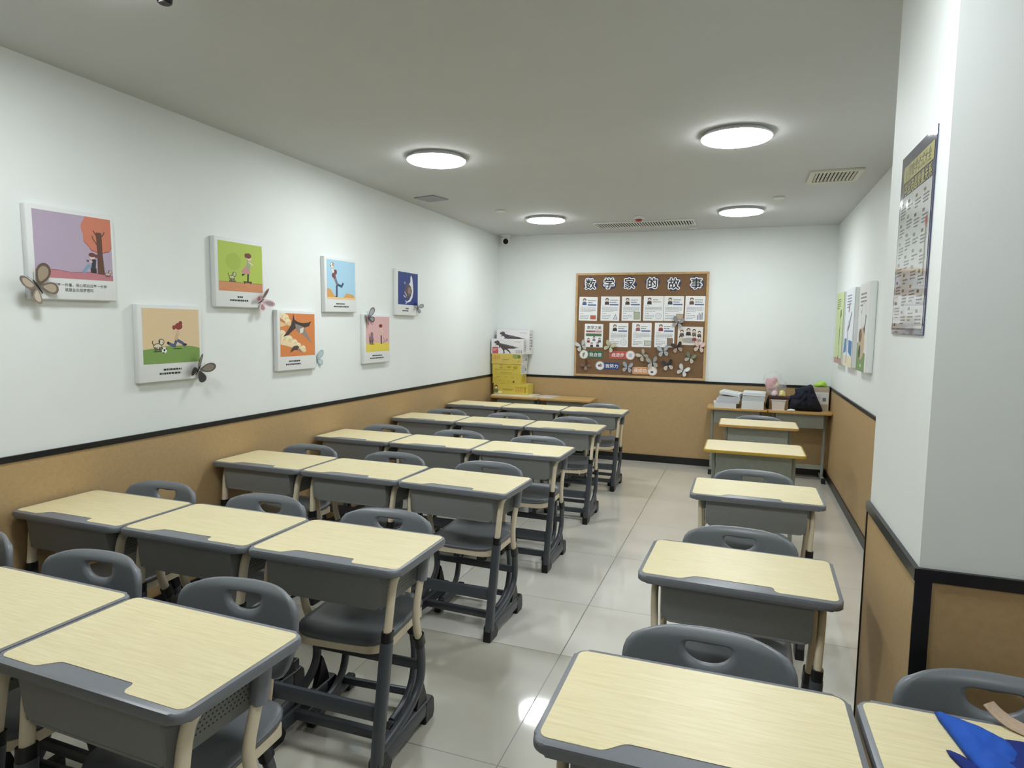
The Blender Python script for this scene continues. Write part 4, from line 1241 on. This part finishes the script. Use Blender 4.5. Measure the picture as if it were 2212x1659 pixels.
OR, DY, DK = (206, 128, 50), (176, 158, 40), (96, 84, 40)
def grid(A, x0, y0, x1, y1, nx, ny, rgb):
    for i in range(nx):
        for j in range(ny):
            a = (x1-x0)/nx; b = (y1-y0)/ny
            cx, cy = x0+a*(i+.5), y0+b*(j+.5)
            A.line([(cx-a*.32, cy+b*.2), (cx+a*.32, cy+b*.2)], b*.14, rgb); A.line([(cx, cy+b*.38), (cx, cy-b*.38)], a*.14, rgb); A.line([(cx-a*.3, cy-b*.22), (cx+a*.3, cy-b*.3)], b*.14, rgb)
def fy1(A, w_, h_):
    grid(A, w_*.14, -h_*.30, w_*.38, h_*.28, 4, 2, OR); A.rect(w_*.40, -h_*.3, w_*.46, h_*.28, DY)
    A.line([(-w_*.22, 0), (w_*.08, -.004)], .003, DK); A.line([(-w_*.20, -.012), (w_*.05, -.014)], .002, DK)
    portrait(A, -w_*.42, 0, h_*.5, (70, 60, 40), (110, 120, 80)); A.ell(-w_*.3, -h_*.34, .03, .016, (236, 224, 160))
def fy2(A, w_, h_):
    for x, y, a in ((-.10, .02, .05), (.0, .022, .03), (.08, .02, .04), (-.08, -.022, .04), (.03, -.03, .03)): A.marks(x-a/2, y-.008, x+a/2, y+.008, 2, DY, .5, random.Random(int(x*999)))
    A.ell(.09, -.03, .012, .012, DK)
def fy3(A, w_, h_):
    A.marks(-.08, -.05, .11, -.035, 1, DY, .6, random.Random(5)); A.marks(-.14, -.015, .14, .0, 1, DY, .5, random.Random(6)); portrait(A, -.07, .028, .03, DK, DY); A.ell(.11, .02, .03, .02, DY); A.ell(.03, .025, .03, .014, DY)
def fy4(A, w_, h_):
    grid(A, -w_*.47, -h_*.05, -w_*.20, h_*.36, 4, 2, OR); A.line([(-w_*.14, -.01), (w_*.10, .0)], .003, DK); A.line([(-w_*.12, -.022), (w_*.05, -.022)], .002, DY)
    A.ell(w_*.30, h_*.3, .035, .03, (150, 158, 90)); A.ell(w_*.42, h_*.26, .02, .022, (110, 120, 70)); A.poly([(w_*.35, -h_*.3), (w_*.44, -h_*.08), (w_*.46, -h_*.05), (w_*.38, -h_*.26)], (60, 56, 40))
def sidew(A, w_, h_):
    A.rect(-w_/2, -h_/2, w_/2, h_/2, (222, 220, 216))
    A.marks(-w_*.42, -h_*.34, w_*.3, h_*.36, 6, (150, 150, 152), .5, random.Random(int(h_*9999))); A.rect(w_*.18, -h_*.2, w_*.36, h_*.1, (120, 122, 128))
def sidey(A, w_, h_):
    A.marks(-w_*.3, -h_*.3, w_*.3, h_*.3, 4, DY, .5, random.Random(17))
DINO = [(-.46, .30), (-.40, .40), (-.33, .42), (-.28, .36), (-.26, .24), (-.10, .16), (.02, .13), (.20, .02), (.34, -.06), (.46, -.05), (.36, -.10), (.24, -.15), (.06, -.15), (.02, -.18), (.10, -.30), (.13, -.44), (.155, -.49), (.10, -.49), (.09, -.42), (-.02, -.26), (-.06, -.22), (-.09, -.30), (-.08, -.44), (-.07, -.50), (-.15, -.50), (-.12, -.44), (-.145, -.28), (-.17, -.20), (-.24, -.06), (-.28, -.13), (-.30, -.12), (-.28, -.02), (-.30, .06), (-.36, .10), (-.41, .06), (-.43, .08), (-.37, .16), (-.42, .20), (-.45, .24)]
def fdino(A, w_, h_, red=True, low=0.0):
    A.poly([(x*w_*.86-.004, y*h_*.92+low) for x, y in DINO], (84, 74, 76)); A.poly([(x*w_*.70-.01, y*h_*.35+h_*.05+low) for x, y in DINO[4:13]], (104, 94, 96))
    A.ell(-w_*.335, h_*.30+low, .003, .003, (220, 214, 206))
    A.marks(w_*.22, h_*.28+low, w_*.42, h_*.34+low, 1, (150, 150, 152), .5, random.Random(2))
    if red:
        A.rect(-w_*.46, -h_*.48, -w_*.28, -h_*.04, (194, 88, 92), .004); A.marks(-w_*.43, -h_*.30, -w_*.31, -h_*.14, 2, (236, 222, 222), .5, random.Random(4)); grid(A, w_*.26, -h_*.45, w_*.47, -h_*.22, 4, 2, (74, 70, 74))
    else:
        A.rect(w_*.36, -h_*.30, w_*.40, 0, (150, 50, 60))
SG = 'boxes stacked on the back left desk'
# booklets lying under the stack
bm = bmesh.new(); box(bm, (0, 0, .006), (.50, .30, .012), .002); o = mesh_obj('booklet', bm, [mat('glossy_white_cover', (226, 222, 200), .3, noise=.12, scale=5)], loc=(-2.50, 7.12, ZB)); o.rotation_euler = (0, 0, math.radians(-3)); tag(o, 'flat pale booklet under the yellow boxes on the left back desk', 'booklet', 'booklets on the left back desk')
bm = bmesh.new(); box(bm, (0, 0, .003), (.21, .29, .006), .001); o = mesh_obj('booklet', bm, [mat('glossy_grey_white_cover', (214, 208, 206), .3, noise=.1, scale=6)], loc=(-2.115, 7.12, ZB)); o.rotation_euler = (0, 0, math.radians(-12)); tag(o, 'thin white booklet at the right foot of the box stack', 'booklet', 'booklets on the left back desk')
Z0 = ZB+.012
carton('printed_box', 'bottom yellow box of the stack, orange lettering at its right', -2.770, 7.085, Z0, -2.345, 7.31, .836, YEL, fy1, None, 0, SG)
carton('printed_box', 'second yellow box from the bottom of the stack', -2.785, 7.09, .8365, -2.435, 7.31, .948, YEL, fy2, sidey, 0, SG)
carton('printed_box', 'third yellow box from the bottom of the stack', -2.790, 7.09, .9485, -2.430, 7.31, 1.068, YEL, fy3, sidew, 0, SG)
carton('printed_box', 'top yellow box of the stack, orange lettering at its left', -2.798, 7.085, 1.0685, -2.425, 7.31, 1.186, mat('yellow_tan_printed_card', (212, 188, 96), .4, noise=.05, scale=8), fy4, sidew, 0, SG)
carton('printed_box', 'front white box with dark dinosaur and red label, on the yellow boxes', -2.806, 7.09, 1.1865, -2.405, 7.19, 1.362, WCARD, lambda A, w_, h_: fdino(A, w_, h_), sidew, 0, SG)
carton('printed_box', 'rear white box with dark dinosaur, rising behind the front white box', -2.780, 7.195, 1.1865, -2.368, 7.318, 1.470, WCARD, lambda A, w_, h_: fdino(A, w_, h_*.62, False, h_*.18), sidew, 0, SG)

# ------------------------------------------------------------------ clutter on the right back desks
def lump(name, outline, cx, cz, M, depth, m, n=48, rings=10, fold=.25, seed=1, back=.6, parent=None, freq=3.0):
    """soft filled shape: an outline puffed out to both sides, with folds"""
    from mathutils import noise as NZ
    bm = bmesh.new()
    top, bot = [], []
    off = Vector((seed*3.1, seed*1.7, 0))
    for r in range(rings+1):
        s = r/rings
        a_, b_ = [], []
        for k in range(n):
            an = 2*PI*k/n
            ro = ray_poly(outline, cx, cz, an)
            u, v = cx+ro*s*math.cos(an), cz+ro*s*math.sin(an)
            hgt = depth*math.sqrt(max(0, 1-s**2.6))
            nz = NZ.noise(Vector((u*freq*6, v*freq*6, 0))+off) + .6*NZ.noise(Vector((u*freq*15, v*freq*13, 2))+off)
            f = hgt*(1+fold*nz)
            a_.append((u, v, max(0, f))); b_.append((u, v, -hgt*back))
        top.append(a_); bot.append(b_)
    VT = [[bm.verts.new(p) for p in row] for row in top[1:]]
    VB = [[bm.verts.new(p) for p in row] for row in bot[1:-1]]
    ct = bm.verts.new(top[0][0]); cb = bm.verts.new(bot[0][0])
    VB.append(VT[-1])
    for k in range(n):
        k2 = (k+1) % n
        bm.faces.new((ct, VT[0][k], VT[0][k2])); bm.faces.new((cb, VB[0][k2], VB[0][k]))
        for r in range(rings-1):
            bm.faces.new((VT[r][k], VT[r+1][k], VT[r+1][k2], VT[r][k2]))
            bm.faces.new((VB[r][k], VB[r][k2], VB[r+1][k2], VB[r+1][k]))
    bmesh.ops.recalc_face_normals(bm, faces=bm.faces)
    bmesh.ops.transform(bm, matrix=M, verts=bm.verts)
    return mesh_obj(name, bm, m, parent, smooth=True)
def bundle(label, x, y, z, w_, d_, h_, rz, tiltx, curl, m, group):
    """stapled bundle of paper sheets, slightly curling"""
    bm = bmesh.new()
    nx = 10
    for k in range(nx):
        for j in range(2):
            pass
    rows = []
    for k in range(nx+1):
        u = -w_/2+w_*k/nx
        dz = curl*((k/nx)**2) + tiltx*(k/nx)
        rows.append([bm.verts.new((u, yy, dz+zz)) for yy, zz in ((-d_/2, 0), (d_/2, 0), (d_/2, h_), (-d_/2, h_))])
    for a, b in zip(rows, rows[1:]):
        for j in range(4):
            bm.faces.new((a[j], a[(j+1) % 4], b[(j+1) % 4], b[j]))
    bm.faces.new(rows[0]); bm.faces.new(rows[-1])
    bmesh.ops.recalc_face_normals(bm, faces=bm.faces)
    o = mesh_obj('paper_bundle', bm, m, loc=(x, y, z)); o.rotation_euler = (0, 0, math.radians(rz))
    return tag(o, label, 'papers', group)
def page_mat(name, rgb):
    m = mat(name, rgb, .7); nt = m.node_tree; bs = nt.nodes['Principled BSDF']
    tc = nt.nodes.new('ShaderNodeTexCoord'); wv = nt.nodes.new('ShaderNodeTexWave'); wv.bands_direction = 'Z'; wv.inputs['Scale'].default_value = 60; wv.inputs['Distortion'].default_value = 1.5
    cr = nt.nodes.new('ShaderNodeValToRGB'); c = lin(rgb)
    cr.color_ramp.elements[0].color = (*[v*.80 for v in c], 1); cr.color_ramp.elements[1].color = (*c, 1); cr.color_ramp.elements[1].position = .5
    nt.links.new(tc.outputs['Object'], wv.inputs['Vector']); nt.links.new(wv.outputs['Fac'], cr.inputs['Fac']); nt.links.new(cr.outputs[0], bs.inputs['Base Color'])
    return m
PG = page_mat('paper_edges_white', (222, 224, 224)); PG2 = page_mat('paper_edges_grey', (196, 198, 200))
P1, P2 = 'bundles of the leaning paper stack', 'bundles of the straight paper stack'
bundle('lowest and whitest bundle of the leaning paper stack at the desk corner', -.165, 7.10, ZB, .215, .29, .048, 4, 0, 0, PG, P1)
bundle('second bundle of the leaning paper stack', -.135, 7.11, ZB+.0485, .225, .29, .030, 1, 0, 0, PG2, P1)
bundle('third bundle of the leaning paper stack, shifted right', -.110, 7.12, ZB+.079, .215, .29, .038, -4, 0, 0, PG2, P1)
bundle('topmost bundle of the leaning paper stack, sloping down to the right', -.100, 7.13, ZB+.1175+.026, .20, .28, .026, -8, -.026, 0, PG, P1)
bundle('thick lowest bundle of the straight paper stack', .110, 7.10, ZB, .212, .29, .082, 0, 0, 0, PG, P2)
bundle('middle bundle of the straight paper stack', .120, 7.11, ZB+.0825, .214, .29, .050, -2, 0, 0, PG2, P2)
bundle('topmost bundle of the straight paper stack, its sheets curling', .128, 7.12, ZB+.138, .218, .29, .030, -4, 0, -.004, PG, P2)

M_navy = mat('dark_navy_fabric', (22, 26, 40), .9, noise=.15, scale=60, bump=.3)
M_blk = mat('black_fabric', (20, 19, 21), .9, noise=.15, scale=60, bump=.3)
UP = lambda y: Matrix(((1, 0, 0, 0), (0, 0, -1, y), (0, 1, 0, 0), (0, 0, 0, 1)))      # outline in (x, z), puffing towards the room
o = lump('black_pouch', [(.236, ZB+.001), (.270, ZB+.001), (.272, .76), (.270, .82), (.258, .835), (.244, .79)], .256, .76, UP(7.12), .05, M_blk, seed=4, n=28, rings=6)
tag(o, 'black pouch squeezed between the straight paper stack and the white tray', 'pouch')
# white open tray
t = thing('plastic_tray', 'small white open tray box standing right of the paper stacks', 'tray', (.356, 7.12, ZB))
bm = bmesh.new()
prism(bm, rrect(-.062, -.09, .062, .09, .012, 4), 0, .005)
mesh_obj('base', bm, M_white, t)
bm = bmesh.new()
o1 = rrect(-.060, -.088, .060, .088, .012, 4); o2 = rrect(-.070, -.098, .070, .098, .014, 4); i1 = rrect(-.057, -.085, .057, .085, .010, 4); i2 = rrect(-.066, -.094, .066, .094, .012, 4)
R4 = [[bm.verts.new((x, y, z)) for x, y in P] for P, z in ((o1, .005), (o2, .105), (i2, .105), (i1, .006))]
n = len(o1)
for a, b in zip(R4, R4[1:]):
    for k in range(n):
        bm.faces.new((a[k], a[(k+1) % n], b[(k+1) % n], b[k]))
bmesh.ops.recalc_face_normals(bm, faces=bm.faces)
mesh_obj('wall', bm, mat('translucent_white_plastic', (226, 218, 216), .35), t, smooth=True, autosmooth=40)
bm = bmesh.new(); prism(bm, rrect(-.075, -.103, .075, .103, .014, 4), .098, .1055, bevel=.002)
for f in list(bm.faces):
    if len(f.verts) > 8: bm.faces.remove(f)
mesh_obj('rim', bm, M_white, t)
bm = bmesh.new(); box(bm, (0, 0, .012), (.20, .19, .024), .003); o = mesh_obj('folder', bm, mat('dark_maroon_cover', (58, 30, 34), .5, noise=.08), loc=(.362, 7.125, ZB+.1075)); tag(o, 'dark maroon book lying across the white tray', 'book')
# clear bag with pink things
M_clear = mat('clear_plastic_film', (236, 236, 240), .18, alpha=.26, bump=.5, scale=9)
zb = ZB+.1325
bo = [(.255, zb), (.40, zb), (.432, .93), (.425, .985), (.385, 1.00), (.372, 1.05), (.335, 1.095), (.29, 1.085), (.255, 1.075), (.215, 1.055), (.200, 1.0), (.225, .93), (.245, .87)]
pk = [(.245, .90), (.275, .885), (.34, .92), (.35, .985), (.315, 1.05), (.29, 1.015), (.235, 1.015), (.222, .96)]
BAGY = 7.16
o = lump('plastic_bag', bo, .318, .955, UP(BAGY), .075, M_clear, seed=7, fold=.35, rings=9); tag(o, 'clear plastic bag stuffed with pink things on the maroon book', 'bag')
o = lump('wrapped_toy', pk, .285, .958, UP(BAGY-.012), .038, mat('pink_soft_plastic', (214, 150, 152), .5, noise=.15, scale=12), seed=9, n=28, rings=6); tag(o, 'pink soft thing in the upper part of the clear bag', 'toy')
o = lump('wrapped_toy', [(.305, .925), (.345, .93), (.372, .96), (.345, .985), (.315, .975)], .336, .955, UP(BAGY-.030), .022, mat('cream_soft_plastic', (206, 190, 150), .5, noise=.15, scale=12), seed=12, n=24, rings=5); tag(o, 'cream soft thing in the middle of the clear bag', 'toy')
o = lump('ribbon_roll', [(.292, zb+.001), (.33, zb+.001), (.347, .868), (.335, .90), (.31, .903), (.287, .88), (.28, .855)], .312, .868, UP(7.062), .026, mat('pink_white_ribbon', (224, 196, 204), .3, noise=.25, scale=26), seed=15, n=28, rings=6); tag(o, 'pink and white ribbon ball in front of the clear bag', 'ribbon')
o = lump('snack_packet', [(.352, zb+.001), (.425, zb+.001), (.418, .885), (.39, .905), (.362, .895)], .388, .868, UP(7.066), .020, mat('yellow_cream_packet', (222, 208, 140), .3, noise=.2, scale=20), seed=16, n=28, rings=6); tag(o, 'small yellow packet right of the ribbon ball', 'packet')
# jacket heap
JK = [(.452, ZB+.001), (.775, ZB+.001), (.752, .765), (.715, .84), (.69, .90), (.668, .962), (.648, .974), (.615, .958), (.56, .94), (.50, .922), (.512, .885), (.50, .862), (.462, .85), (.450, .79)]
o = lump('jacket', JK, .590, .82, UP(7.095), .10, M_navy, n=72, rings=14, fold=.32, seed=20, back=.45, freq=2.2); tag(o, 'crumpled dark navy jacket heaped on the back right desk', 'jacket')
o = lump('paper_scrap', [(.425, ZB+.001), (.52, ZB+.001), (.51, .722), (.47, .728), (.44, .72)], .47, .713, UP(6.985), .02, M_paper, n=24, rings=5, seed=30); tag(o, 'white scrap of paper peeking out under the navy jacket', 'paper')
def flabel(A, w_, h_):
    A.rect(-w_*.40, -h_*.22, w_*.46, h_*.30, (224, 224, 222), .003); A.rect(w_*.12, -h_*.10, w_*.32, h_*.06, (120, 122, 126)); A.marks(-w_*.34, -h_*.02, w_*.02, h_*.2, 4, (190, 190, 190), .4, random.Random(3))
carton('carton_box', 'beige carton with a white label in the back right corner', .676, 7.17, ZB, .832, 7.315, .940, mat('beige_cardboard', (186, 172, 150), .7, noise=.06, scale=20), flabel, None, 0, None, 'box')
GR = [(.690, .941), (.822, .941), (.815, .965), (.795, .995), (.76, 1.004), (.735, .992), (.715, .978), (.692, .972)]
o = lump('plastic_bag', GR, .757, .962, UP(7.235), .05, mat('lime_green_film', (168, 214, 72), .3, noise=.2, scale=10, bump=.4), n=36, rings=7, seed=33, fold=.3); tag(o, 'bright lime green plastic bag on top of the beige carton', 'bag')

# ------------------------------------------------------------------ blue cloth and strap on the near right desk
FL = lambda z: Matrix(((1, 0, 0, 0), (0, 1, 0, 0), (0, 0, 1, z), (0, 0, 0, 1)))
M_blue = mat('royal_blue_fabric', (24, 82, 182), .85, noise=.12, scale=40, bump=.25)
t = thing('blue_cloth', 'crumpled royal blue cloth lying on the desk by the pillar', 'cloth', (0, 0, 0))
CL = [(.415, 1.15), (.55, 1.125), (.80, 1.13), (.82, 1.28), (.70, 1.375), (.60, 1.408), (.535, 1.432), (.50, 1.436), (.47, 1.40), (.43, 1.33), (.405, 1.29)]
lump('folded_body', CL, .60, 1.27, FL(.7235), .022, mat('deep_blue_fabric', (8, 36, 118), .85, noise=.12, scale=40, bump=.25), n=64, rings=10, fold=.25, seed=41, back=.0, parent=t)
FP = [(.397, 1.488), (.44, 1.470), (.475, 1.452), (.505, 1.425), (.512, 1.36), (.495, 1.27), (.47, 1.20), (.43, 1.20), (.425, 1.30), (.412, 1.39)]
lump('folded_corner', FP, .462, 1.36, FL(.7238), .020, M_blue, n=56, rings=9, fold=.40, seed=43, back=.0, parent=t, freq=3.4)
SPK = [(.383, 1.358), (.41, 1.345), (.44, 1.30), (.43, 1.25), (.405, 1.29)]
lump('folded_corner', SPK, .415, 1.31, FL(.7236), .008, mat('deep_blue_fabric', (8, 36, 118)), n=24, rings=5, fold=.2, seed=44, back=.0, parent=t)
bm = bmesh.new()
sweep(bm, smooth_path([Vector((.503, 1.517, .748)), Vector((.520, 1.500, .735)), Vector((.55, 1.476, .7275)), Vector((.62, 1.446, .7265)), Vector((.72, 1.425, .7265))], 4), .019, .0030, 10, side=Vector((.45, .85, .1)), power=4)
o = mesh_obj('strap', bm, mat('beige_webbing', (190, 166, 142), .8, noise=.08, scale=120), smooth=True, autosmooth=50); tag(o, 'beige fabric strap lying beside the blue cloth, its end at the chair back', 'strap')
